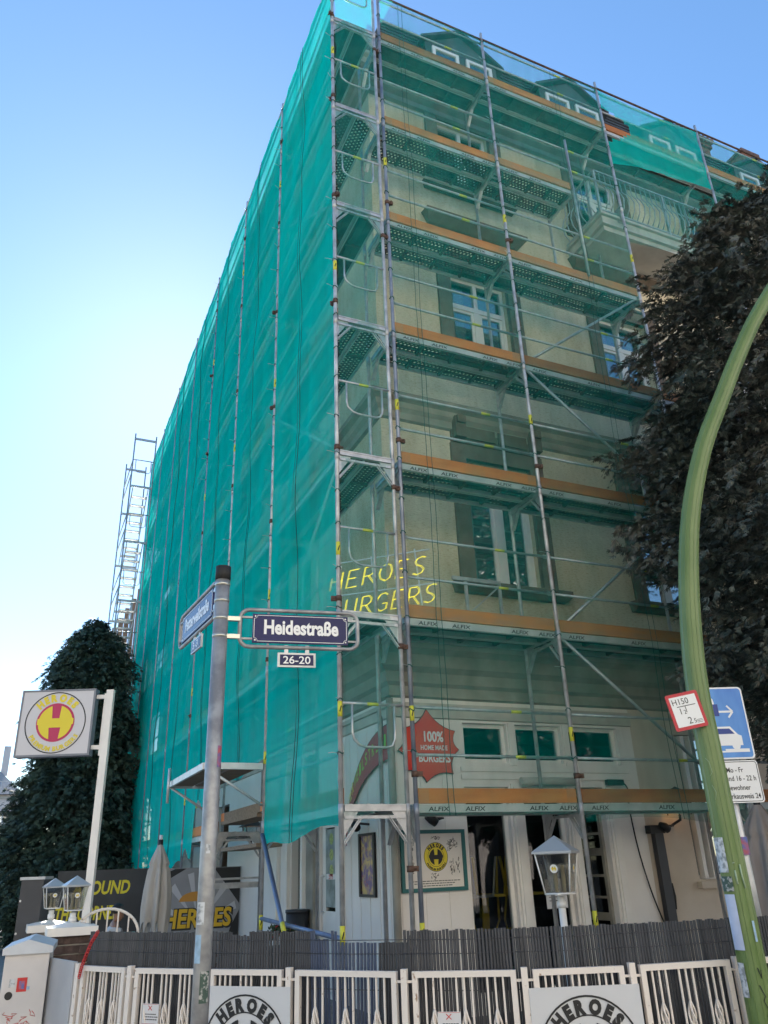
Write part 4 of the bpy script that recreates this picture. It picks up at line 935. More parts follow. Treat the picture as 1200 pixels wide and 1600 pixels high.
# ------------------------------------------------------------------ parking sign on its own grey post
PP = Vector((1.93,-3.10,0)); rv2 = Vector((.93,-.37,0)).normalized()
ps = thing('parking_sign', tuple(PP), 'blue parking sign with car symbol above a white plate on a grey post', 'sign')
t = MB(); t.tube([tuple(PP),(PP.x,PP.y,2.62)], .034, 16); t.build('post', M['galv'], ps); t = MB(); t.tube([(PP.x,PP.y,2.6),(PP.x,PP.y,2.68)], .037, 16); t.build('cap', M['rust'], ps)
nrm = rv2.cross(Vector((0,0,1))); F_ = Fr(PP+nrm*.045+rv2*-.2+Vector((0,0,2.18)), rv2, (0,0,1))
M['blue'] = mat('sign_blue', (.03,.16,.55), .35, col2=(.1,.32,.72), scale=2.5, stretch=(2,2,.6))
def rrect(w, h, r, n=5, x0=0, y0=0):
    o = []
    for cx, cy, a0 in ((x0+w-r,y0+h-r,0),(x0+r,y0+h-r,PI/2),(x0+r,y0+r,PI),(x0+w-r,y0+r,3*PI/2)):
        for k in range(n+1): a = a0+k/n*PI/2; o.append((cx+r*math.cos(a),cy+r*math.sin(a)))
    return o
t = MB(); fslab(t,F_,rrect(.42,.54,.03),0,.006); p_ = t.build('parking_plate', M['white'], ps)
t = MB(); fslab(t,F_,rrect(.396,.516,.024,5,.012,.012),.006,.0075); t.build('field', M['blue'], p_)
t = MB(); ftext(t,F_,'P',.12,.30,.25,.0085,bold=.03); frect(t,F_,.2,.345,.31,.36,.0076,.0085)
for s in (-1,1): t.bar(F_.p(.315,.352,.008),F_.p(.275,.352+s*.045,.008),.014,.001,F_.n)
t.poly([F_.p(x,y,.0085) for x,y in [(.05,.1),(.05,.17),(.09,.18),(.13,.24),(.27,.24),(.32,.18),(.345,.17),(.345,.1)]]); frect(t,F_,.03,.05,.2,.062,.0076,.0085); frect(t,F_,.2,.05,.385,.075,.0076,.0085)
for x in (.11,.29): fdisc(t,F_,x,.1,.032,.0086,20)
t.build('symbols', M['white'], p_)
t = MB(); t.poly([F_.p(x,y,.0095) for x,y in [(.115,.185),(.145,.225),(.26,.225),(.295,.185)]]); frect(t,F_,.12,.32,.205,.41,.0086,.0093); t.build('dark_symbols', mat('sign_dark_blue', (.01,.04,.25), .4), p_)
F2 = Fr(F_.p(0,-.31), rv2, (0,0,1))
t = MB(); fslab(t,F2,rrect(.42,.3,.025),0,.006); p_ = t.build('times_plate', M['white'], ps)
t = MB(); P = rrect(.4,.28,.02,5,.01,.01); t.tube([F2.p(x,y,.0066) for x,y in P+[P[0]]], .0026, 4, False)
for s, y, x in (('Mo - Fr',.215,.3),('und 16 - 22 h',.155,.385),('Bewohner',.09,.33),('Parkausweis 24',.03,.395)): ftext(t,F2,s,x,y,.052,.0078,'R',bold=.008,xs=.82)
t.build('lettering', M['ink'], p_)
t = MB(); frect(t,Fr((PP.x-.02,PP.y-.03,1.52),rv2,(0,0,1)),-.03,0,.03,.12,.012,.016); t.build('sticker', M['st_flag'], ps)
t = MB()
for z in (2.24,2.62,1.92,2.1): t.tube([(PP.x,PP.y,z-.012),(PP.x,PP.y,z+.012)], .038, 14); frect(t,Fr((PP.x,PP.y,z),rv2,(0,0,1)),-.02,-.012,.02,.012,.03,.045)
t.build('clamp', M['galv'], ps)

# ------------------------------------------------------------------ shop sign on its pole, left
M['boxgrey'] = mat('lightbox_frame', (.2,.21,.24), .5, .3); M['boxface'] = mat('lightbox_face', (.62,.6,.62), .4); M['ylw'] = mat('logo_yellow', (.78,.62,.03), .45); M['magenta'] = mat('logo_crimson', (.5,.02,.1), .45)
rb = Vector((.92,-.39,0)).normalized(); F_ = Fr((-3.04,2.35,2.79), rb, (0,0,1))
sb_ = thing('shop_sign', (-2.12,1.96,0), 'square light box sign with red and yellow round burger logo on a pole', 'sign')
t = MB(); frect(t,F_,0,0,.845,.75,-.12,-.002); frect(t,F_,0,0,.022,.75,-.0019,.006); frect(t,F_,.823,0,.845,.75,-.0019,.006); frect(t,F_,.022,0,.823,.022,-.0019,.006); frect(t,F_,.022,.728,.823,.75,-.0019,.006); bx_ = t.build('light_box', M['boxgrey'], sb_)
t = MB(); frect(t,F_,.022,.022,.823,.728,-.0018,.002); t.build('face', M['boxface'], sb_)
badge(sb_, F_, .42, .375, .345, .003, None, M['ink'], M['ylw'], M['magenta'], M['ylw'])
t = MB(); frect(t,F_,.955,-2.79,1.035,.74,-.1,-.03); t.build('pole', M['shopwhite'], sb_)
for z in (.64,.07): t = MB(); frect(t,F_,.845,z,.955,z+.045,-.085,-.045); t.build('arm', M['shopwhite'], sb_)
t = MB(); frect(t,F_,.93,.0,.953,.7,-.07,-.05); t.build('cable_duct', M['shopwhite'], sb_)
# ------------------------------------------------------------------ signs and lamps on the shop walls
Ff = lambda x, z, y=WY: Fr((x, y, z), (1,0,0), (0,0,1))            # front wall frame
Fs = lambda y, z, x=WX: Fr((x, y, z), (0,-1,0), (0,0,1))            # side wall frame
M['teal'] = mat('teal_frame', (.015,.13,.13), .5); M['poster'] = mat('poster_cream', (.78,.72,.66), .6, var=.04, scale=3)
po = thing('burger_poster', (1.5,WY-.03,1.25), 'teal framed poster with yellow round logo and food sketches beside the corner', 'poster')
F_ = Ff(1.13, 1.25, WY-.012)
t = MB(); frect(t,F_,0,0,.84,.04,0,.035); frect(t,F_,0,.61,.84,.65,0,.035); frect(t,F_,0,.04,.04,.61,0,.035); frect(t,F_,.80,.04,.84,.61,0,.035); t.build('frame', M['teal'], po)
t = MB(); frect(t,F_,.04,.04,.80,.61,0,.012); t.build('sheet', M['poster'], po)
badge(po, F_, .45, .36, .155, .0135, M['ylw'], M['ink'], M['ink'], None, M['ink'], True)
rs = random.Random(3)
def sketch(mb_, cx, cy, sx, sy, n, r0):                             # ink hatching of food drawings
    for _ in range(n):
        a = rs.uniform(0,6.28); q = [(cx+sx*math.cos(a)*rs.uniform(.2,1), cy+sy*math.sin(a)*rs.uniform(.2,1))]
        for k in range(4): q.append((q[-1][0]+rs.uniform(-.5,.5)*sx*.5, q[-1][1]+rs.uniform(-.5,.5)*sy*.5))
        mb_.tube([F_.p(x,y,.0135) for x,y in q], r0, 4)
for cx, cy, sx_, sy_, n in ((.14,.47,.03,.1,14),(.15,.25,.04,.07,8),(.67,.5,.075,.07,34),(.66,.25,.03,.09,16),(.73,.28,.03,.09,12),(.42,.16,.05,.05,14),(.47,.56,.08,.03,14)): t = MB(); sketch(t,cx,cy,sx_,sy_,n,.0022); t.build('food_sketch', M['ink'], po)
t = MB()
for k, wd in enumerate((.62,.52,.4)):
    x = .42-wd/2
    while x < .42+wd/2: q = rs.uniform(.015,.05); frect(t,F_,x,.105-k*.024,x+q,.113-k*.024,.0121,.0132); x += q+.008
t.build('print_lines', M['ink'], po)
# red star sign
st = thing('star_sign', (1.56,WY-.05,2.4), 'red jagged star sign reading 100% home made burgers', 'sign')
F_ = Ff(1.57, 2.83, WY-.03); P = []
tips = [(-.02,.45),(.36,.2),(.4,-.02),(.3,-.3),(-.06,-.4),(-.32,-.27),(-.42,-.04),(-.34,.22)]
for i in range(len(tips)):
    a, b = tips[i], tips[(i+1)%len(tips)]
    for k in range(6):
        q = k/6; mx_, my_ = (a[0]+b[0])/2*.72, (a[1]+b[1])/2*.72
        P.append(((1-q)**2*a[0]+2*q*(1-q)*mx_+q*q*b[0], (1-q)**2*a[1]+2*q*(1-q)*my_+q*q*b[1]))
t = MB(); fslab(t,F_,[(x*1.03,y*1.03) for x,y in P],0,.012); t.build('outline', M['ink'], st)
t = MB(); fslab(t,F_,P,.0121,.018); t.build('panel', mat('sign_red', (.68,.025,.02), .5, col2=(.72,.09,.03), scale=2), st)
t = MB(); ftext(t,F_,'100%',.06,.07,.17,.0195,bold=.03,xs=.78); ftext(t,F_,'HOME MADE',.06,-.03,.08,.0195,bold=.02,xs=.8); ftext(t,F_,'BURGERS',.06,-.17,.13,.0195,bold=.03,xs=.8); t.build('lettering', M['white'], st)
# bent address sign on the side wall
ad = thing('arched_address_sign', (WX-.03,1.7,2.3), 'dark red arched sign with green and yellow street address on the side wall', 'sign')
F_ = Fs(1.05, 2.1, WX-.03); P = []
def arcpt(a, r): return (-.0+r*math.cos(a)-.05, -.25+r*math.sin(a))
P = [(-.02+1.5*math.cos(a)-0.0, -.42+1.42*math.sin(a)) for a in [PI*.505+i*PI*.46/16 for i in range(17)]] + [(-.02+1.5*math.cos(a), -.42+1.02*math.sin(a)) for a in [PI*.965-i*PI*.46/16 for i in range(17)]]
t = MB(); fslab(t,F_,[(x*1.02,y*1.015) for x,y in P],0,.012); t.build('outline', M['ink'], ad)
t = MB(); fslab(t,F_,P,.0121,.018); t.build('panel', mat('dark_red_panel', (.4,.03,.04), .55, col2=(.46,.06,.06), scale=2), ad)
wd = 'PETTERWEILSTR. 1'
t = MB(); tg = MB()
for i, c_ in enumerate(wd):
    if c_ == ' ': continue
    a = PI*.95-(i+.5)/len(wd)*PI*.43; x, y = -.02+1.5*math.cos(a), -.42+1.08*math.sin(a); tx, ty = 1.5*math.sin(a), -1.08*math.cos(a); q = math.hypot(tx,ty); tx/=q; ty/=q
    ftext(tg if i > 5 else t, Fr(F_.p(x,y,.0195), F_.r*tx*.8+F_.u*ty*.8, F_.u), c_, 0, .1, .2, 0, bold=.02, width=.07)
t.build('lettering', M['ylw'], ad); tg.build('lettering_green', mat('logo_green', (.3,.55,.03), .5), ad)
# comic poster in black frame on the side wall
cpz = thing('framed_poster', (WX-.03,1.9,1.2), 'narrow black framed colourful poster on the side wall', 'poster')
F_ = Fs(2.17, 1.2, WX-.012)
t = MB(); frect(t,F_,0,0,.5,.03,0,.03); frect(t,F_,0,.68,.5,.71,0,.03); frect(t,F_,0,.03,.05,.68,0,.03); frect(t,F_,.45,.03,.5,.68,0,.03); t.build('frame', M['black'], cpz)
t = MB(); frect(t,F_,.05,.03,.45,.68,0,.01); t.build('print', mat('collage_print', (.12,.06,.2), .4, col2=(.55,.38,.12), scale=9, detail=8, lo=.42, hi=.6), cpz)
t = MB()
for k in range(26): x, y = rs.uniform(.07,.4), rs.uniform(.06,.62); frect(t,F_,x,y,x+rs.uniform(.01,.05),y+rs.uniform(.01,.06),.0101,.011+k*.00004)
t.build('print_shape', mat('collage_shapes', (.35,.05,.1), .4, col2=(.05,.2,.3), scale=14), cpz)
# stickers on the side door
dst = thing('door_poster', (WX+.04,3.3,1.05), 'poster with green badges and the year 2013 on the side door glass', 'poster')
F_ = Fs(3.58, 1.05, WX+.045)
t = MB(); frect(t,F_,0,0,.46,.98,-.004,.002); t.build('sheet', mat('poster_dark', (.12,.16,.15), .5, col2=(.3,.36,.36), scale=6), dst)
t = MB()
for k in range(3): fdisc(t,F_,.23,.85-k*.2,.075,.003,20)
t.build('badge', mat('badge_green', (.3,.38,.1), .5, var=.4, scale=30), dst)
t = MB(); frect(t,F_,.02,.34,.44,.41,.002,.003); t.build('band', M['notice'], dst); t = MB(); ftext(t,F_,'2013',.2,.345,.085,.0038,bold=.02); t.build('year', M['redink'], dst)
# neon lettering hung in front of the corner
M['neon'] = mat('yellow_neon', (.75,.66,.05), .4, emit=(1,.85,.05), estr=.4)
ne = thing('neon_sign', (.95,.95,4.1), 'yellow neon lettering reading heroes burgers hung across the corner', 'neon sign')
F_ = Fr((.99,.91,4.3), (.707,-.707,0), (-.06,.06,1))
GL = {'H':[[(0,0),(.05,1)],[(.5,0),(.55,1)],[(.02,.5),(.52,.5)]],'E':[[(.55,1),(.1,1),(.0,0),(.5,0)],[(.05,.52),(.42,.52)]],'R':[[(0,0),(.08,1),(.4,1),(.52,.85),(.5,.65),(.35,.5),(.05,.48)],[(.25,.5),(.55,0)]],
 'O':[[(.3,0),(.08,.15),(0,.45),(.08,.82),(.3,1),(.52,.85),(.58,.5),(.5,.15),(.3,0)]],'S':[[(.02,.1),(.2,0),(.42,.08),(.5,.28),(.38,.45),(.18,.56),(.1,.75),(.2,.93),(.4,1),(.56,.92)]],
 'B':[[(0,0),(.08,1),(.38,1),(.5,.85),(.45,.62),(.3,.53),(.05,.52)],[(.3,.53),(.5,.42),(.52,.15),(.36,0),(0,0)]],'U':[[(.05,1),(0,.25),(.1,.05),(.28,0),(.45,.08),(.5,.3),(.56,1)]],'G':[[(.56,.88),(.4,1),(.2,.95),(.05,.7),(0,.35),(.12,.08),(.3,0),(.5,.1),(.54,.42),(.32,.42)]]}
def neon(word, x0, x1, y, h, tilt):
    n = len(word); stp = (x1-x0)/n; t = MB()
    for i, c_ in enumerate(word):
        for path in GL[c_]:
            for off in (-.008, .008):                          # double tube outline
                t.tube([F_.p(x0+i*stp+px_*stp*1.3+py*.05+off, y+tilt*(i*stp+px_*stp)+py*h+off*.4, .05) for px_, py in path], .004, 5)
    t.build('neon_letters', M['neon'], ne)
neon('HEROES', -.71, .66, .52, .23, .03); neon('BURGERS', -.76, .74, .13, .23, .03)
t = MB(); t.bar(F_.p(-.75,.9,.02),F_.p(.7,.88,.02),.015,.015); t.bar(F_.p(-.75,.45,.02),F_.p(.72,.42,.02),.015,.015)
for x in (-.6,-.1,.5): t.bar(F_.p(x,-.1,.02),F_.p(x,.92,.02),.015,.015)
t.build('rack', M['alu'], ne)
t = MB(); fp = [(-.1+.07*math.cos(a),-.08+.07*math.sin(a)) for a in [i*PI/8 for i in range(13)]]; t.tube([F_.p(x,y,.05) for x,y in fp], .006, 5); t.tube([F_.p(.12,-.14,.05),F_.p(.2,.0,.05)], .006, 5); t.build('neon_swash', M['neon'], ne)
# wall lanterns, lit
M['warm'] = mat('lit_bulb', (1,.6,.2), .4, emit=(1,.5,.12), estr=7.0); M['dgrey'] = mat('dark_grey_metal', (.05,.05,.055), .5, .3)
def wall_lantern(x, y, z, rz, label):
    p = thing('wall_lantern', (x,y,z), label, 'wall lamp', 'lit lanterns on the shop walls'); T = lambda u, v, w: (x+u*math.cos(rz)-v*math.sin(rz), y+u*math.sin(rz)+v*math.cos(rz), z+w)
    t = MB(); t.add([T(-.2,-.36,.22),T(.2,-.36,.22),T(.2,.02,.22),T(-.2,.02,.22),T(0,-.17,.36)],[(0,1,4),(1,2,4),(2,3,4),(3,0,4),(3,2,1,0)]); t.build('roof', M['dgrey'], p)
    t = MB()
    for u, v in ((-.13,-.3),(.13,-.3),(.13,-.04),(-.13,-.04)): t.tube([T(u*.8,(v+.17)*.8-.17,0),T(u,v,.22)], .008, 6)
    t.tube([T(0,0,-.12),T(0,-.17,-.06),T(0,-.17,.0)], .018, 8); t.build('frame', M['dgrey'], p)
    t = MB(); t.add([T(-.12,-.29,.02),T(.12,-.29,.02),T(.12,-.29,.215),T(-.12,-.29,.215),T(-.12,-.05,.02),T(.12,-.05,.02),T(.12,-.05,.215),T(-.12,-.05,.215)],[(0,1,2,3),(1,5,6,2),(4,0,3,7)]); t.build('glass', M['lampglass'], p)
    t = MB(); t.lathe([(.004,z+.03),(.02,z+.05),(.024,z+.08),(.012,z+.11),(.003,z+.12)], *T(0,-.17,0)[:2], 10); t.build('bulb', M['warm'], p)
wall_lantern(5.2, WY-.01, 2.02, 0, 'lit lantern with dark roof on the front wall near the green lamp post')
wall_lantern(WX-.01, 6.75, 2.02, -PI/2, 'lit lantern with dark roof on the side wall above the blue brace')
def spot(x, y, z, rz, label):
    p = thing('spot_lamp', (x,y,z), label, 'lamp', 'black spot lamps on the shop walls'); T = lambda u, v, w: (x+u*math.cos(rz)-v*math.sin(rz), y+u*math.sin(rz)+v*math.cos(rz), z+w)
    t = MB(); t.tube([T(.08,0,.02),T(.08,-.12,.03)], .014, 8); t.tube([T(-.06,-.13,.03),T(.1,-.13,.03)], .012, 8); t.build('arm', M['dgrey'], p)
    t = MB(); t.tube([T(-.13,-.13,.05),T(-.06,-.13,.02),T(.0,-.13,-.02)], .05, 12, rs=[.03,.055,.05]); t.build('head', M['black'], p)
spot(1.55, WY-.01, 1.99, 0, 'black spot lamp above the teal framed poster'); spot(5.0, WY-.01, 1.86, 0, 'black spot lamp on the beige wall under the lantern'); spot(WX-.01, 1.95, 1.99, -PI/2, 'black spot lamp with cables above the narrow black poster')
# awning roller, floodlight, cables, heater board
aw = thing('awning_roller', (3.2,WY-.1,2.44), 'rolled awning cassette above the shop windows', 'awning')
t = MB(); t.tube([(2.8,WY-.1,2.44),(3.62,WY-.1,2.44)], .05, 14); t.build('roller', M['soffit'], aw); t = MB(); t.box(2.86,WY-.06,2.42,2.9,WY-.03,2.47); t.box(3.5,WY-.06,2.42,3.54,WY-.03,2.47); t.build('bracket', M['galv'], aw)
fl_ = thing('flood_light', (4.25,WY-.02,2.42), 'small black floodlight with trailing cable above the open shop door', 'lamp')
t = MB(); t.box(4.14,WY-.12,2.4,4.4,WY-.05,2.47); t.build('head', M['black'], fl_); t = MB(); t.box(4.24,WY-.05,2.42,4.3,WY-.002,2.45); t.build('bracket', M['black'], fl_)
t = MB(); t.tube(smooth_path([(4.4,WY-.08,2.44),(4.5,WY-.05,2.36),(4.5,WY-.03,2.1),(4.55,WY-.025,1.6),(4.66,WY-.025,1.1),(4.8,WY-.025,.7)]), .009, 6); t.build('cable', M['black'], fl_)
cb = MB(); cb.tube(smooth_path([(WX-.1,1.18,3.2),(WX-.08,1.2,2.9),(WX-.06,1.35,2.75),(WX-.05,1.38,2.3),(WX-.05,1.3,2.0)]), .007, 6); tag(cb.build('hanging_cable', M['black']), 'black cable hanging at the building corner beside the arched sign', 'cable')
hb = thing('folded_awning_arm', (4.86,WY-.08,0), 'dark upright awning casing against the beige wall', 'casing')
t = MB(); t.box(4.8,WY-.1,.05,4.94,WY-.02,1.86); t.build('casing', M['dgrey'], hb); t = MB(); t.box(4.72,WY-.12,1.8,4.96,WY-.015,1.9); t.build('cap', M['black'], hb); t = MB(); t.tube([(4.97,WY-.06,.9),(4.99,WY-.06,1.05),(4.97,WY-.06,1.2)], .018, 8); t.build('handle', M['black'], hb)
pn = thing('window_notice', (3.5,WY-.06,1.0), 'white paper notice hung beside the post lantern', 'notice')
t = MB(); F_ = Ff(3.02,1.0,WY-.05); frect(t,F_,0,0,.3,.32,0,.004); t.build('paper', M['notice'], pn); t = MB()
for k in range(5): frect(t,F_,.04,.24-k*.04,.04+rs.uniform(.16,.22),.248-k*.04,.0041,.005)
t.build('print_lines', M['ink'], pn)
# ------------------------------------------------------------------ chairs stacked behind the shop glass
M['chair_y'] = mat('yellow_metal', (.75,.52,.03), .4, .2); M['chair_g'] = mat('grey_metal', (.3,.31,.3), .4, .3); M['table'] = mat('dark_table', (.04,.035,.03), .5)
def chair(x, y, z, rz, m_, label, flip=False):
    p = thing('metal_chair', (x,y,z), label, 'chair', 'metal chairs put up on tables'); s = -1 if flip else 1; H = .84 if flip else 0
    T = lambda u, v, w: (x+u*math.cos(rz)-v*math.sin(rz), y+u*math.sin(rz)+v*math.cos(rz), z+H+s*w)
    t = MB(); t.add([T(-.18,-.17,.45),T(.18,-.17,.45),T(.16,.17,.45),T(-.16,.17,.45),T(-.18,-.17,.42),T(.18,-.17,.42),T(.16,.17,.42),T(-.16,.17,.42)],[(0,1,2,3),(7,6,5,4),(0,4,5,1),(1,5,6,2),(2,6,7,3),(3,7,4,0)]); t.build('seat', m_, p)
    for u, v in ((-.17,-.16),(.17,-.16),(.15,.16),(-.15,.16)): t = MB(); t.bar(T(u,v,.43),T(u*1.25,v*1.3,0),.03,.022); t.build('leg', m_, p)
    t = MB(); t.tube([T(-.16,.17,.45),T(-.17,.23,.72),T(-.13,.25,.83),T(.13,.25,.83),T(.17,.23,.72),T(.16,.17,.45)], .014, 8); t.bar(T(0,.18,.45),T(0,.25,.82),.1,.006,(0,1,0)); t.build('backrest', m_, p)
def table(x, y, label):
    p = thing('cafe_table', (x,y,0), label, 'table', 'tables inside the shop'); t = MB(); t.box(x-.33,y-.33,.72,x+.33,y+.33,.75); t.build('table_top', M['table'], p); t = MB(); t.tube([(x,y,.02),(x,y,.72)], .035, 10); t.lathe([(.22,.003),(.22,.015),(.04,.03)], x, y, 16); t.build('pedestal', M['table'], p)
table(2.35, WY+.72, 'small dark table behind the first shop window'); table(3.2, WY+.75, 'small dark table behind the second shop window')
chair(2.3, WY+.42, .755, .2, M['chair_g'], 'grey metal chair turned over on the table behind the first shop window', True)
chair(2.55, WY+.5, .755, -.3, M['chair_y'], 'yellow metal chair turned over on the table behind the first shop window', True)
chair(3.05, WY+.45, .755, .1, M['chair_y'], 'yellow metal chair turned over on the table behind the second shop window', True)
# dustbin and flower pot by the side wall
dbn = MB(); dbn.tube([(.88,4.02,.01),(.88,4.02,.98)], .16, 16); dbn.tube([(.88,4.02,.98),(.88,4.02,1.02)], .17, 16); tag(dbn.build('waste_bin', M['dgrey']), 'dark round bin by the side door', 'bin')
# ------------------------------------------------------------------ parasols
M['cloth'] = mat('grey_parasol_cloth', (.4,.37,.34), .85, col2=(.5,.47,.43), scale=3, stretch=(2,2,.5)); M['clothr'] = mat('brown_grey_cloth', (.26,.22,.2), .85, col2=(.36,.31,.28), scale=3, stretch=(2,2,.5))
def parasol(x, y, top, zb, r, m_, label):
    p = thing('closed_parasol', (x,y,0), label, 'parasol', 'closed parasols in the garden')
    t = MB(); t.tube([(x,y,.02),(x,y,top+.12)], .024, 10); t.lathe([(.25,.0),(.25,.05),(.05,.07),(.04,.3)], x, y, 16); t.build('pole', M['shopwhite'], p)
    n = 64; prof = [(0,.03),(.07,.06),(.16,.1),(.24,.125),(.27,.11),(.31,.13),(.55,.16),(.75,.17),(.9,.165),(1.0,.15)]; P = []
    for q, rr in prof:
        for j in range(n):
            a = 2*PI*j/n; pl = 1+.22*math.cos(8*a+q*1.2)*min(1,q*3)+.05*math.sin(3*a+4*q); rad = rr*r/.17*pl
            P.append((x+rad*math.cos(a), y+rad*math.sin(a), top-(top-zb)*q+(.1*math.sin(8*a+1)*max(0,q-.7)/.3 if q > .7 else 0)))
    t = MB(); t.smooth = True; k = len(prof); t.add(P, [(i*n+j,i*n+(j+1)%n,(i+1)*n+(j+1)%n,(i+1)*n+j)[::-1] for i in range(k-1) for j in range(n)]); t.add([P[j] for j in range(n)], [tuple(range(n))]); t.build('canopy', m_, p)
    t = MB(); t.tube([(x,y,top-.05),(x,y,top+.06)], .035, 10); t.build('finial', M['black'], p)
parasol(-.95, 4.75, 1.93, .85, .17, M['cloth'], 'closed pale grey parasol at the left in front of the banners')
parasol(4.12, -1.35, 1.98, .85, .24, M['clothr'], 'closed brownish parasol at the right behind the parking sign')
parasol(4.75, -.95, 1.85, .8, .2, M['clothr'], 'second closed brownish parasol at the right edge under the tree')
# ------------------------------------------------------------------ banners at the end of the garden
M['bannerblack'] = mat('dark_banner', (.035,.037,.042), .5, var=.2, scale=2); M['bannergrey'] = mat('grey_banner', (.28,.28,.29), .5, var=.1, scale=2); M['bannerlight'] = mat('pale_banner_ray', (.5,.5,.52), .5)
ab = thing('corner_banner', (-1.3,9.6,0), 'dark banner with yellow lettering around the corner behind the parasol', 'banner')
F_ = Fr((-2.35,9.75,.25), (1,-.06,0), (0,0,1)); t = MB(); frect(t,F_,.35,0,2.05,1.4,-.02,0); t.build('panel', M['bannerblack'], ab)
for x, y, w, h in ((.3,.9,.0,.0),): pass
t = MB(); ftext(t,F_,'AROUND',1.68,.98,.32,.004,'R',bold=.03,shear=.15,width=1.05); ftext(t,F_,'THE CORNER',1.52,.55,.32,.004,'R',bold=.03,shear=.15,width=1.14); t.build('lettering', M['ylw'], ab)
t = MB(); [frect(t,F_,x,0,x+.04,1.4,-.06,-.021) for x in (.37,1.0,1.98)]; t.build('stake', M['galv'], ab)
hb2 = thing('hero_banner', (.4,8.0,0), 'grey comic style banner with yellow lettering behind the scaffold', 'banner')
F_ = Fr((-.42,8.05,.25), (1,-.03,0), (0,0,1)); t = MB(); frect(t,F_,0,0,1.5,1.37,-.02,0); t.build('panel', M['bannergrey'], hb2)
t = MB()
for a in (20, 48, 75, 104, 133, 160): 
    a0, a1 = math.radians(a-5), math.radians(a+4); ln = .95
    t.poly([F_.p(.75+.12*math.cos(a0),.45+.12*math.sin(a0),.003),F_.p(.75+ln*.75*math.cos(a0),.45+min(.9,ln*.9*math.sin(a0)),.003),F_.p(.75+ln*.75*math.cos(a1),.45+min(.9,ln*.9*math.sin(a1)),.003)])
t.build('light_ray', M['bannerlight'], hb2)
for pts_ in ([(1.0,1.36),(1.49,1.36),(1.49,.75)],[(.02,1.1),(.5,1.36),(.3,1.36),(.02,1.25)],[(1.25,.1),(1.49,.1),(1.49,.65),(1.35,.4)]):
    t = MB(); t.poly([F_.p(x,y,.0035) for x,y in pts_]); t.build('dark_shape', M['ink'], hb2)
t = MB(); ftext(t,F_,'HEROES',.76,.4,.42,.005,bold=.075,width=1.25,shear=.08); t.build('lettering_shadow', M['ink'], hb2)
t = MB(); ftext(t,F_,'HEROES',.75,.41,.41,.007,bold=.03,width=1.2,shear=.08); t.build('lettering', mat('warm_yellow', (.75,.45,.02), .5), hb2)
t = MB(); t.poly([F_.p(.7+.3*math.cos(a),.82+.16*math.sin(a),.0045) for a in [i*PI/10 for i in range(11)]]); t.build('bun_shape', mat('bun_orange', (.55,.25,.04), .5), hb2)
t = MB(); [frect(t,F_,x,0,x+.04,1.37,-.06,-.021) for x in (.02,1.44)]; t.build('stake', M['galv'], hb2)
# ------------------------------------------------------------------ arched white gate and its teal board
ag = thing('arched_gate', (-1.98,1.05,0), 'white arched garden gate with teal rail behind the privacy mat', 'gate')
F_ = Fr((-2.27,1.24,0), (.96,-.28,0), (0,0,1)); t = MB(); w = .6
t.tube([F_.p(w/2-w/2*math.cos(a),1.02+.23*math.sin(a)) for a in [i*PI/16 for i in range(17)]], .014, 8); t.bar(F_.p(0,.05),F_.p(0,1.02),.028,.028); t.bar(F_.p(w,.05),F_.p(w,1.02),.028,.028); t.bar(F_.p(0,.12),F_.p(w,.12),.02,.03); t.build('frame', M['offwhite'], ag)
for k in range(1, 6): t = MB(); x = w*k/6; t.bar(F_.p(x,.12),F_.p(x,1.02+.23*math.sin(math.acos(1-2*x/w))),.013,.013); t.build('bar', M['offwhite'], ag)
t = MB(); frect(t,F_,.03,1.01,.57,1.045,.015,.03); t.build('rail', mat('teal_board', (.03,.25,.28), .5), ag)
# ------------------------------------------------------------------ utility cabinet, advertising pillar
M['cab'] = mat('cabinet_grey', (.66,.62,.6), .6, col2=(.56,.53,.52), scale=3, bump=.04)
uc = thing('utility_cabinet', (-2.72,-.8,0), 'pale grey utility cabinet with stickers and red scrawls at the left edge', 'cabinet')
F_ = Fr((-2.87,-.88,0), (.995,-.1,0), (0,0,1)); t = MB(); frect(t,F_,0,.05,.29,1.06,-.62,0); frect(t,F_,.01,0,.28,.05,-.6,-.02); t.build('body', M['cab'], uc)
t = MB(); P = [(-.02,1.06),(.31,1.06),(.31,1.10),(.145,1.15),(-.02,1.10)]; n = 5
t.add([F_.p(x,y,d) for d in (-.64,.025) for x,y in P], [(4,3,2,1,0),(5,6,7,8,9)]+[(i,(i+1)%n,n+(i+1)%n,n+i) for i in range(n)]); t.build('lid', mat('cabinet_lid', (.55,.57,.6), .45, var=.05), uc)
for x0, y0, w_, h_, k in ((.1,.83,.065,.085,'redink'),(.115,.845,.035,.05,'st_flag'),(.05,.86,.035,.05,'st_white'),(.165,.84,.02,.02,'st_blue')): t = MB(); frect(t,F_,x0,y0,x0+w_,y0+h_,.001,.003 if k != 'st_flag' else .004); t.build('sticker', M[k], uc)
t = MB(); fdisc(t,F_,.055,.81,.025,.002,20); t.build('round_sticker', M['ink'], uc)
t = MB()
for k in range(16):
    x, y = rs.uniform(.03,.22), rs.uniform(.5,.74); q = [(x,y)]
    for j in range(5): q.append((min(.28,max(.01,q[-1][0]+rs.uniform(-.03,.04))), q[-1][1]+rs.uniform(-.02,.02)))
    t.tube([F_.p(a,b,.001) for a,b in q], .002, 4)
t.build('scrawl', M['redink'], uc)
adp = thing('grey_display_case', (-2.62,2.9,0), 'tall dark grey metal case standing behind the utility cabinet', 'case')
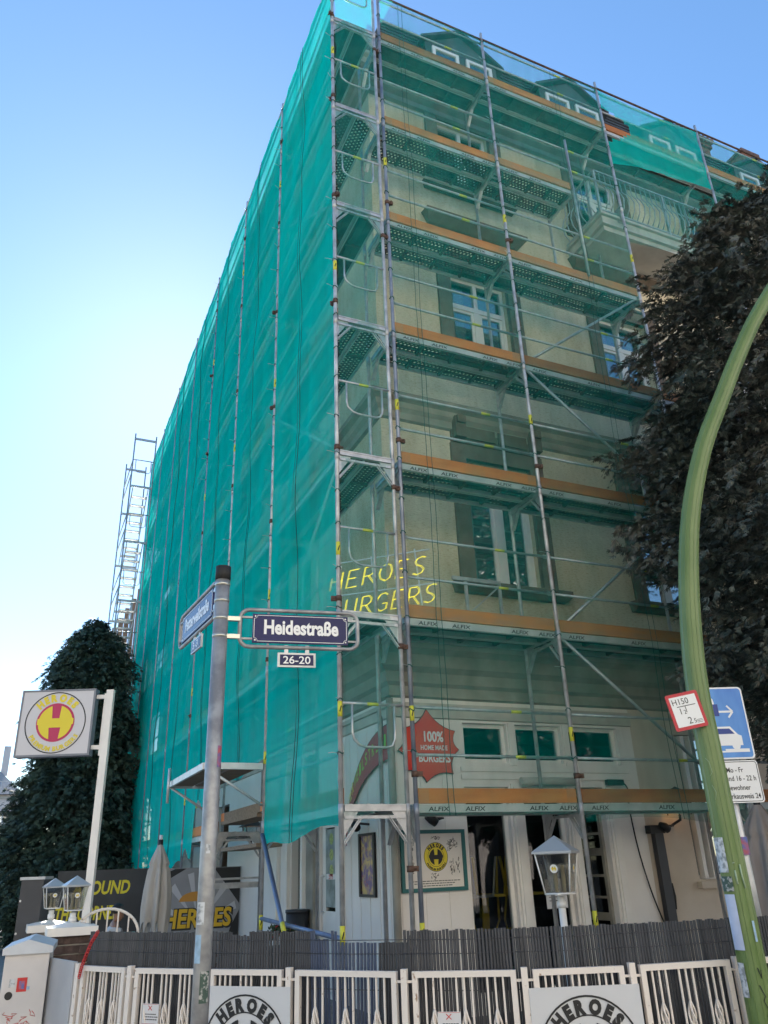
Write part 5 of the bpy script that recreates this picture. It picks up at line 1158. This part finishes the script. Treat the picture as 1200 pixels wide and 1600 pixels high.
F_ = Fr((-2.76,2.78,0), (.95,-.3,0), (0,0,1)); t = MB(); frect(t,F_,0,.1,.24,1.53,-.3,0); t.build('body', mat('anthracite', (.035,.038,.048), .45, var=.1), adp); t = MB(); frect(t,F_,-.015,1.53,.255,1.56,-.32,.02); t.build('top_edge', M['lroof'], adp); t = MB(); frect(t,F_,.02,0,.22,.1,-.28,-.02); t.build('foot', M['dgrey'], adp)
t = MB(); fdisc(t,F_,.015,1.0,.012,.003,12); fdisc(t,F_,.015,1.32,.012,.003,12); t.build('lock', M['galv'], adp)
# ------------------------------------------------------------------ potted flowers by the brace
fp_ = thing('flower_pot', (.22,2.6,0), 'pot of dark leafy flowers behind the blue base rail', 'plant'); t = MB(); t.lathe([(.13,.0),(.18,.66),(.19,.7)], .22, 2.6, 16); t.build('pot', M['dgrey'], fp_)
lf = MB(); rl_ = random.Random(5)
for k in range(420):
    a, b, rr = rl_.uniform(0,6.28), rl_.uniform(-.3,1.5), .2*rl_.uniform(.5,1); c_ = Vector((.22+rr*math.cos(a)*math.cos(b), 2.6+rr*math.sin(a)*math.cos(b), .8+rr*.8*math.sin(b)))
    d = Vector((rl_.uniform(-1,1),rl_.uniform(-1,1),rl_.uniform(-.4,1))).normalized()*.035; e = d.cross(Vector((rl_.uniform(-1,1),rl_.uniform(-1,1),.3))).normalized()*.014
    lf.cur = 1 if rl_.random() < .1 else 0; lf.add([c_-d,c_+e,c_+d,c_-e],[(0,1,2,3)])
lf.build('leaves', [mat('pot_leaf', (.04,.07,.03), .6, var=.3, scale=8), M['redink']], fp_)
# ------------------------------------------------------------------ trees
def leaf_mat(name, cols, rough=.6, trans=.25):
    m = bpy.data.materials.new(name); m.use_nodes = True; nt = m.node_tree; b = nt.nodes['Principled BSDF']; N = nt.nodes.new; L = nt.links.new
    g = N('ShaderNodeNewGeometry'); tc = N('ShaderNodeTexCoord'); no = N('ShaderNodeTexNoise'); no.inputs['Scale'].default_value = .8; no.inputs['Detail'].default_value = 3
    L(tc.outputs['Object'], no.inputs[0])
    ad = N('ShaderNodeMath'); ad.operation = 'MULTIPLY_ADD'; ad.inputs[1].default_value = .45; L(g.outputs['Random Per Island'], ad.inputs[0])
    sc_ = N('ShaderNodeMath'); sc_.operation = 'MULTIPLY_ADD'; sc_.inputs[1].default_value = 1.3; sc_.inputs[2].default_value = -.38; L(no.outputs[0], sc_.inputs[0]); L(sc_.outputs[0], ad.inputs[2])
    cr = N('ShaderNodeValToRGB'); e = cr.color_ramp.elements
    e[0].position = 0; e[0].color = (*cols[0],1); e[1].position = 1; e[1].color = (*cols[-1],1)
    for i, c_ in enumerate(cols[1:-1]): q = e.new((i+1)/(len(cols)-1)); q.color = (*c_,1)
    L(ad.outputs[0], cr.inputs[0]); L(cr.outputs[0], b.inputs['Base Color']); b.inputs['Roughness'].default_value = rough; b.inputs['Specular IOR Level'].default_value = .25
    return m
M['bark'] = mat('bark', (.06,.045,.035), .9, var=.3, scale=12, bump=.6, bscale=20)
def conifer(name, cx, cy, prof, n, seed, mt, label, size=.3, squash=1.0, lump=.3, inner=.45, grp='dark trees beside the house'):
    """crown of drooping flat sprays; every spray is a small fan of narrow leaflets"""
    rg = np.random.default_rng(seed); tr = thing(name, (cx,cy,0), label, 'tree', grp)
    zs = np.array([p[0] for p in prof]); rs_ = np.array([p[1] for p in prof]); H = zs[-1]
    t = MB(); t.tube([(cx,cy,0),(cx+.05,cy,H*.3),(cx-.04,cy+.05,H*.6),(cx,cy,H*.93)], .2, 10, rs=[.24*H/10,.18*H/10,.1*H/10,.02]); t.build('trunk', M['bark'], tr)
    t = MB()
    for k in range(46):
        z = zs[0]+(H-zs[0])*(k+.5)/46*.9; a = k*2.4+rg.uniform(0,1); r_ = np.interp(z,zs,rs_)*.8; t.tube([(cx,cy,z-.2),(cx+r_*.5*math.cos(a),cy+r_*.5*math.sin(a)*squash,z+.15),(cx+r_*math.cos(a),cy+r_*math.sin(a)*squash,z+.05)], .03, 5, rs=[.045,.03,.008])
    t.build('limbs', M['bark'], tr)
    # plumes: drooping tufts of sprays spread over the crown, with dark gaps between them
    per = 15; npl = n//per
    cum = np.cumsum(np.r_[0, (rs_[1:]+rs_[:-1])/2*np.diff(zs)]); cum /= cum[-1]
    z = np.interp(rg.random(npl*2), cum, zs); a = rg.uniform(0, 2*PI, npl*2); ph = rg.uniform(0, 6.28, 12)
    lum = (np.sin(3*a+z*1.7+ph[0])+np.sin(5*a-z*2.9+ph[1])+np.sin(2*a+z*4.3+ph[2])+.8*np.sin(9*a+z*5.1+ph[3])+.7*np.sin(13*a-z*8.3+ph[4])+.7*np.sin(7*a+z*11.+ph[5]))/5.2
    keep = np.where(rg.random(npl*2) < .62+.5*lum)[0][:npl]; z = z[keep]; a = a[keep]; lum = lum[keep]; k0 = len(keep)
    rad = np.interp(z,zs,rs_)*(1+lump*lum+rg.normal(0,.05,k0))*(inner+(1-inner)*rg.random(k0)**.4)
    pb = np.stack([cx+rad*np.cos(a), cy+rad*np.sin(a)*squash, z+rg.normal(0,.06,k0)], 1)
    pd = np.stack([np.cos(a), np.sin(a), np.zeros(k0)], 1)+rg.normal(0,.35,(k0,3)); pd[:,2] += rg.uniform(-.5,.45,k0); pd /= np.linalg.norm(pd,axis=1,keepdims=True)
    pu = rg.normal(0,.5,(k0,3))+np.array([0,0,1.0]); psd = np.cross(pd,pu); psd /= np.linalg.norm(psd,axis=1,keepdims=True)
    PLn = size*3.4*rg.uniform(.6,1.35,(k0,1,1)); f = np.linspace(0,1,per)[None,:,None]+rg.normal(0,.04,(k0,per,1)); sgn = np.where(np.arange(per)%2,1.,-1.)[None,:,None]
    base = pb[:,None,:]+pd[:,None,:]*PLn*(f-.6)+np.array([0,0,-1.0])*PLn*.35*f*f+psd[:,None,:]*sgn*PLn*.05
    d = pd[:,None,:]*.9+psd[:,None,:]*sgn*(.85*(1.05-f))+np.array([0,0,-1.0])*.35*f+rg.normal(0,.2,(k0,per,3))
    base = base.reshape(-1,3); d = d.reshape(-1,3); d /= np.linalg.norm(d,axis=1,keepdims=True); k = len(base)
    up = rg.normal(0,.6,(k,3))+np.array([0,0,1.0]); sd = np.cross(d,up); sd /= np.linalg.norm(sd,axis=1,keepdims=True); nn = np.cross(sd,d)
    L = (size*rg.uniform(.7,1.3,(k0,per,1))*(1.25-.6*np.clip(f,0,1))).reshape(-1,1); V = []
    def leaflet(o, dv, ln, w, droop):
        s2 = np.cross(dv, nn); s2 /= np.linalg.norm(s2,axis=1,keepdims=True)
        mid = o+dv*ln*.5; tip = o+dv*ln+np.array([0,0,-1.0])*droop*ln
        return [o, mid+s2*w, tip, mid-s2*w]
    V += leaflet(base, d, L, L*.1, .2)
    for s in (-1,1):
        for fq, ln in ((.15,.62),(.48,.5)):
            dv = d*.78+sd*s*.62+nn*rg.normal(0,.12,(k,1)); dv /= np.linalg.norm(dv,axis=1,keepdims=True)
            V += leaflet(base+d*L*fq, dv, L*ln, L*.085, .2)
    V = np.stack(V, 1)                                       # k, 28, 3
    m_ = V.shape[1]; flat = V.reshape(-1,3)-np.array([cx,cy,0]); nf = k*m_//4
    me = bpy.data.meshes.new('crown'); me.vertices.add(len(flat)); me.vertices.foreach_set('co', flat.ravel().astype(np.float32))
    me.loops.add(nf*4); me.loops.foreach_set('vertex_index', np.arange(nf*4,dtype=np.int32)); me.polygons.add(nf); me.polygons.foreach_set('loop_start', np.arange(0,nf*4,4,dtype=np.int32)); me.polygons.foreach_set('loop_total', np.full(nf,4,dtype=np.int32))
    me.materials.append(mt); me.update(); me.validate()
    o = bpy.data.objects.new('crown', me); C.objects.link(o); o.parent = tr
    return tr
M['redleaf'] = leaf_mat('maroon_green_sprays', [(.042,.064,.056),(.07,.094,.078),(.105,.122,.1),(.165,.15,.128),(.17,.215,.14)])
M['greenleaf'] = leaf_mat('dark_green_sprays', [(.036,.062,.054),(.055,.094,.078),(.08,.13,.1),(.13,.18,.12)])
conifer('cypress_tree', 5.85, -2.75, [(1.9,.9),(2.5,1.95),(3.4,2.45),(5,2.65),(6.5,2.55),(7.6,2.45),(8.4,2.05),(9.2,1.45),(9.9,.5)], 130000, 11, M['redleaf'], 'tall dark maroon and green cypress at the right in front of the scaffold', .1, lump=.3, inner=.5)
conifer('cypress_tree', -1.45, 15.6, [(.2,1.3),(1.5,1.7),(2.5,1.5),(3.4,1.45),(4.3,1.15),(5.2,1.25),(6.1,1.0),(6.9,1.0),(7.5,.8),(7.9,.55),(8.2,.1)], 60000, 12, M['greenleaf'], 'dark green conifer at the left in front of the stair tower', .17, lump=.5, inner=.45)
# ------------------------------------------------------------------ timber lean-to behind the stair tower
lt = thing('boarded_shed', (-.4,21.5,0), 'weathered boarded wall behind the stair tower', 'shed')
M['shed'] = mat('weathered_boards', (.2,.14,.11), .9, col2=(.3,.23,.19), scale=4, stretch=(6,6,.6), bump=.3)
sbm = MB(); sbm.box(0,0,0,.17,.03,1.0); SB = sbm.mesh('board', M['shed'])
for i in range(14):
    x = -1.55+i*.185; h = 7.6+i*.38
    o = inst('board', SB, lt, (x,20.6+R.uniform(-.006,.006),.02)); o.scale = (1,1,h)
t = MB(); t.box(-1.6,20.66,.02,1.0,20.9,7.2); t.build('wall', M['shed'], lt)
# ------------------------------------------------------------------ person sitting in the garden, seen from behind the fence
M['skin'] = mat('skin', (.3,.15,.09), .55); M['hair'] = mat('dark_hair', (.012,.01,.009), .6); M['shirt'] = mat('pale_shirt', (.5,.5,.5), .8); M['trouser'] = mat('dark_trousers', (.03,.035,.05), .8)
def skinned(name, verts, edges, rad, mt, parent, off, lv=2):
    me = bpy.data.meshes.new(name); me.from_pydata([Vector(v) for v in verts], edges, []); o = bpy.data.objects.new(name, me); C.objects.link(o); o.parent = parent
    o.location = off; me.materials.append(mt)
    s = o.modifiers.new('skin', 'SKIN'); s.use_smooth_shade = True
    for i, r_ in enumerate(rad):
        sv = me.skin_vertices[0].data[i]; sv.radius = r_ if isinstance(r_, tuple) else (r_, r_); sv.use_root = (i == 0)
    u = o.modifiers.new('subdivision', 'SUBSURF'); u.levels = lv; u.render_levels = lv
    return o
pe = thing('person', (-1.37,5.78,0), 'person with dark hair in a pale shirt sitting behind the arched gate', 'person')
pe.scale = (.92,.92,.92)
# local: facing +x, seated on a stool, hips at 0.46
Vv = [(0,0,.50),(0,0,.64),(.01,0,.80),(.02,0,.93),(.03,0,1.0),(.045,0,1.06),(.06,0,1.13),(.06,0,1.2),
      (.01,.18,.92),(.05,.21,.68),(.24,.15,.6),(.32,.14,.6), (.01,-.18,.92),(.05,-.21,.68),(.24,-.15,.6),(.32,-.14,.6),
      (.0,.1,.48),(.4,.11,.49),(.41,.11,.08),(.52,.12,.04), (0,-.1,.48),(.4,-.11,.49),(.41,-.11,.08),(.52,-.12,.04), (.155,0,1.115),(.15,0,1.075)]
Ee = [(0,1),(1,2),(2,3),(3,4),(4,5),(5,6),(6,7),(3,8),(8,9),(9,10),(10,11),(3,12),(12,13),(13,14),(14,15),(0,16),(16,17),(17,18),(18,19),(0,20),(20,21),(21,22),(22,23),(6,24),(5,25)]
Rr = [(.13,.15),(.12,.14),(.11,.15),(.09,.13),(.05,.05),(.066,.066),(.09,.078),(.07,.065),.055,.042,.032,.028,.055,.042,.032,.028,.085,.062,.045,.03,.085,.062,.045,.03,.014,.03]
skinned('body', Vv, Ee, Rr, M['skin'], pe, (0,0,0))
sV = [Vv[i] for i in (1,2,3,8,9,12,13)]; skinned('shirt', sV, [(0,1),(1,2),(2,3),(3,4),(2,5),(5,6)], [(.14,.165),(.13,.17),(.105,.15),.072,.06,.072,.06], M['shirt'], pe, (0,0,0))
tV = [Vv[i] for i in (0,16,17,18,20,21,22)]; skinned('trousers', tV, [(0,1),(1,2),(2,3),(0,4),(4,5),(5,6)], [(.15,.17),.1,.078,.06,.1,.078,.06], M['trouser'], pe, (0,0,0))
hr = MB(); hr.smooth = True; P = []; n = 20
for j in range(9):
    b = PI/2-j/8*PI*.62
    for i in range(n):
        a = 2*PI*i/n; front = max(0,math.cos(a)); rr = 1.0+.03*math.sin(7*a+3*j)
        zz = 1.16+.108*math.sin(b)*rr; 
        if front > .3 and j > 3: zz = max(zz, 1.16+.108*math.sin(PI/2-3.4/8*PI*.62))
        P.append((.055+.108*math.cos(b)*math.cos(a)*rr-.012, .092*math.cos(b)*math.sin(a)*rr, zz))
hr.add(P, [(j*n+i,j*n+(i+1)%n,(j+1)*n+(i+1)%n,(j+1)*n+i)[::-1] for j in range(8) for i in range(n)])
ho = bpy.data.objects.new('hair', hr.mesh('hair', M['hair'])); C.objects.link(ho); ho.parent = pe
fe = MB()
for s in (-1,1): fe.tube([(.128,s*.033,1.135),(.14,s*.033,1.135)], .009, 8); fe.tube([(.05,s*.078,1.09),(.045,s*.088,1.12),(.05,s*.08,1.15)], .01, 6)
fo = bpy.data.objects.new('eyes_and_ears', fe.mesh('eyes_and_ears', M['skin'])); C.objects.link(fo); fo.parent = pe
stl = thing('garden_stool', (-1.37,5.78,0), 'simple stool under the sitting person', 'stool')
t = MB(); t.box(-1.55,5.6,.3,-1.19,5.96,.34); t.build('seat', M['plank'], stl)
for u in (-.15,.15):
    for v in (-.15,.15): t = MB(); t.bar((-1.37+u,5.78+v,0),(-1.37+u,5.78+v,.3),.03,.03); t.build('leg', M['plank'], stl)
# ------------------------------------------------------------------ bicycle at the left edge
M['bikeg'] = mat('teal_bike_paint', (.02,.28,.24), .35)
bk = thing('bicycle', (-3.42,4.6,0), 'teal bicycle parked at the left edge beside the grey case', 'bicycle')
def wheel(y):
    w = MB(); w.tube([(-3.42,y+.335*math.cos(a),.345+.335*math.sin(a)) for a in [i*2*PI/32 for i in range(33)]], .018, 8, False); o = w.build('wheel', M['rubber'], bk)
    s = MB()
    for i in range(18): a = i*2*PI/18; s.tube([(-3.42,y,.345),(-3.42,y+.32*math.cos(a),.345+.32*math.sin(a))], .0018, 4)
    s.tube([(-3.46,y,.345),(-3.38,y,.345)], .022, 8); s.build('spokes', M['galv'], o)
wheel(4.1); wheel(5.15)
t = MB(); bb = (-3.42,4.68,.3); hd = (-3.42,4.2,.85); stp_ = (-3.42,4.82,.78); t.tube([bb,hd], .019, 8); t.tube([bb,stp_], .017, 8); t.tube([stp_,(-3.42,4.22,.78)], .017, 8); t.tube([bb,(-3.42,5.15,.345),stp_], .012, 8); t.tube([(-3.42,4.1,.345),(-3.42,4.17,.72),(-3.42,4.24,.98)], .016, 8); t.build('frame', M['bikeg'], bk)
t = MB(); t.tube([(-3.42,4.24,.98),(-3.42,4.25,1.06)], .014, 8); t.tube([(-3.7,4.4,1.07),(-3.6,4.27,1.09),(-3.42,4.22,1.07),(-3.24,4.27,1.09),(-3.14,4.4,1.07)], .012, 8); t.build('handlebar', M['galv'], bk)
t = MB(); t.tube([(-3.42,4.82,.78),(-3.42,4.85,.92)], .013, 8); t.build('seat_post', M['galv'], bk); t = MB(); t.tube([(-3.42,4.7,.945),(-3.42,4.84,.95),(-3.42,4.97,.955)], .06, 10, rs=[.025,.05,.085]); t.build('saddle', M['black'], bk)
t = MB(); t.box(-3.58,3.92,.86,-3.26,4.16,1.08); t.build('front_basket', mat('basket_red', (.25,.03,.04), .6), bk)
# ------------------------------------------------------------------ pale house far down the side street
bh = thing('pale_house', (-9,62,0), 'pale sunlit house far down the street at the left edge', 'house')
M['palewall'] = mat('pale_wall', (.66,.6,.58), .8, var=.05, scale=1)
t = MB(); t.box(-19,60,-.1,-2.6,74,7.3); t.build('wall', M['palewall'], bh)
t = MB(); t.add([(-19.3,59.6,7.3),(-2.3,59.6,7.3),(-2.3,74.4,7.3),(-19.3,74.4,7.3),(-16,64,10.2),(-5.2,64,10.2),(-5.2,70,10.2),(-16,70,10.2)],[(0,1,5,4),(1,2,6,5),(2,3,7,6),(3,0,4,7),(4,5,6,7)]); t.build('roof', mat('pale_roof', (.4,.36,.34), .8, var=.1), bh)
for x in range(5):
    for z in (1.2, 4.4):
        t = MB(); t.box(-17.6+x*3.2,59.94,z,-16.3+x*3.2,59.998,z+1.7); w = t.build('window', M['winwhite'], bh); t = MB(); t.box(-17.5+x*3.2,59.92,z+.1,-16.4+x*3.2,59.939,z+1.6); t.build('pane', M['glass'], w)
t = MB()
for i in range(70): t.bar((-19+i*.235,59.75,7.4),(-19+i*.235,59.75,8.2),.025,.025)
t.bar((-19,59.75,8.22),(-2.6,59.75,8.22),.05,.05); t.build('railing', M['galv'], bh)
t = MB(); t.box(-19,59.9,7.0,-2.6,59.99,7.2); t.build('cornice', M['soffit'], bh)
for x in (-6.0,-4.2): t = MB(); t.box(x,63,9,x+.5,63.6,11.2); t.build('chimney', M['palewall'], bh)

# ------------------------------------------------------------------ unseen houses added behind the viewpoint to bounce sunlight onto this shaded corner
M['town_a'] = mat('ochre_render', (.74,.64,.48), .85, var=.06, scale=.6); M['town_b'] = mat('cream_render', (.8,.74,.64), .85, var=.06, scale=.6); M['town_c'] = mat('rose_render', (.74,.62,.55), .85, var=.06, scale=.6)
sheet('opposite_pavement', -40, -19.6, 40, -15.2, -.02, M['paving'])
for i, (x0, x1, h, k, lab) in enumerate(((-34,-19.2,14.5,'town_b','unseen cream house added for bounce light, farthest to the left'),(-19,-5.2,16,'town_a','unseen ochre house added for bounce light opposite the side road'),(-5,9,15,'town_b','unseen cream house added for bounce light opposite the corner'),(9.2,23,16.5,'town_c','unseen rose house added for bounce light opposite the cypress'))):
    th = thing('added_townhouse', ((x0+x1)/2,-26,0), lab, 'house', 'unseen houses added for bounce light'); yf = -19.6
    t = MB(); t.box(x0,yf-12,-.05,x1,yf,h); t.build('wall', M[k], th)
    t = MB(); t.add([(x0,yf+.4,h),(x1,yf+.4,h),(x1,yf-12.4,h),(x0,yf-12.4,h),(x0,yf-6,h+4),(x1,yf-6,h+4)],[(0,1,5,4),(2,3,4,5),(1,2,5),(3,0,4)]); t.build('roof', M['tile'], th)
    for c_ in range(5):
        for f_ in range(4):
            x = x0+1.3+c_*(x1-x0-2.6)/4; z = 1.0+f_*3.5
            t = MB(); t.box(x-.6,yf,z,x+.6,yf+.05,z+1.9); w = t.build('window', M['winwhite'], th); t = MB(); t.box(x-.5,yf+.051,z+.1,x+.5,yf+.06,z+1.8); t.build('pane', M['glass'], w)
    t = MB(); t.box(x0,yf,h-.4,x1,yf+.25,h-.05); t.build('cornice', M['soffit'], th)
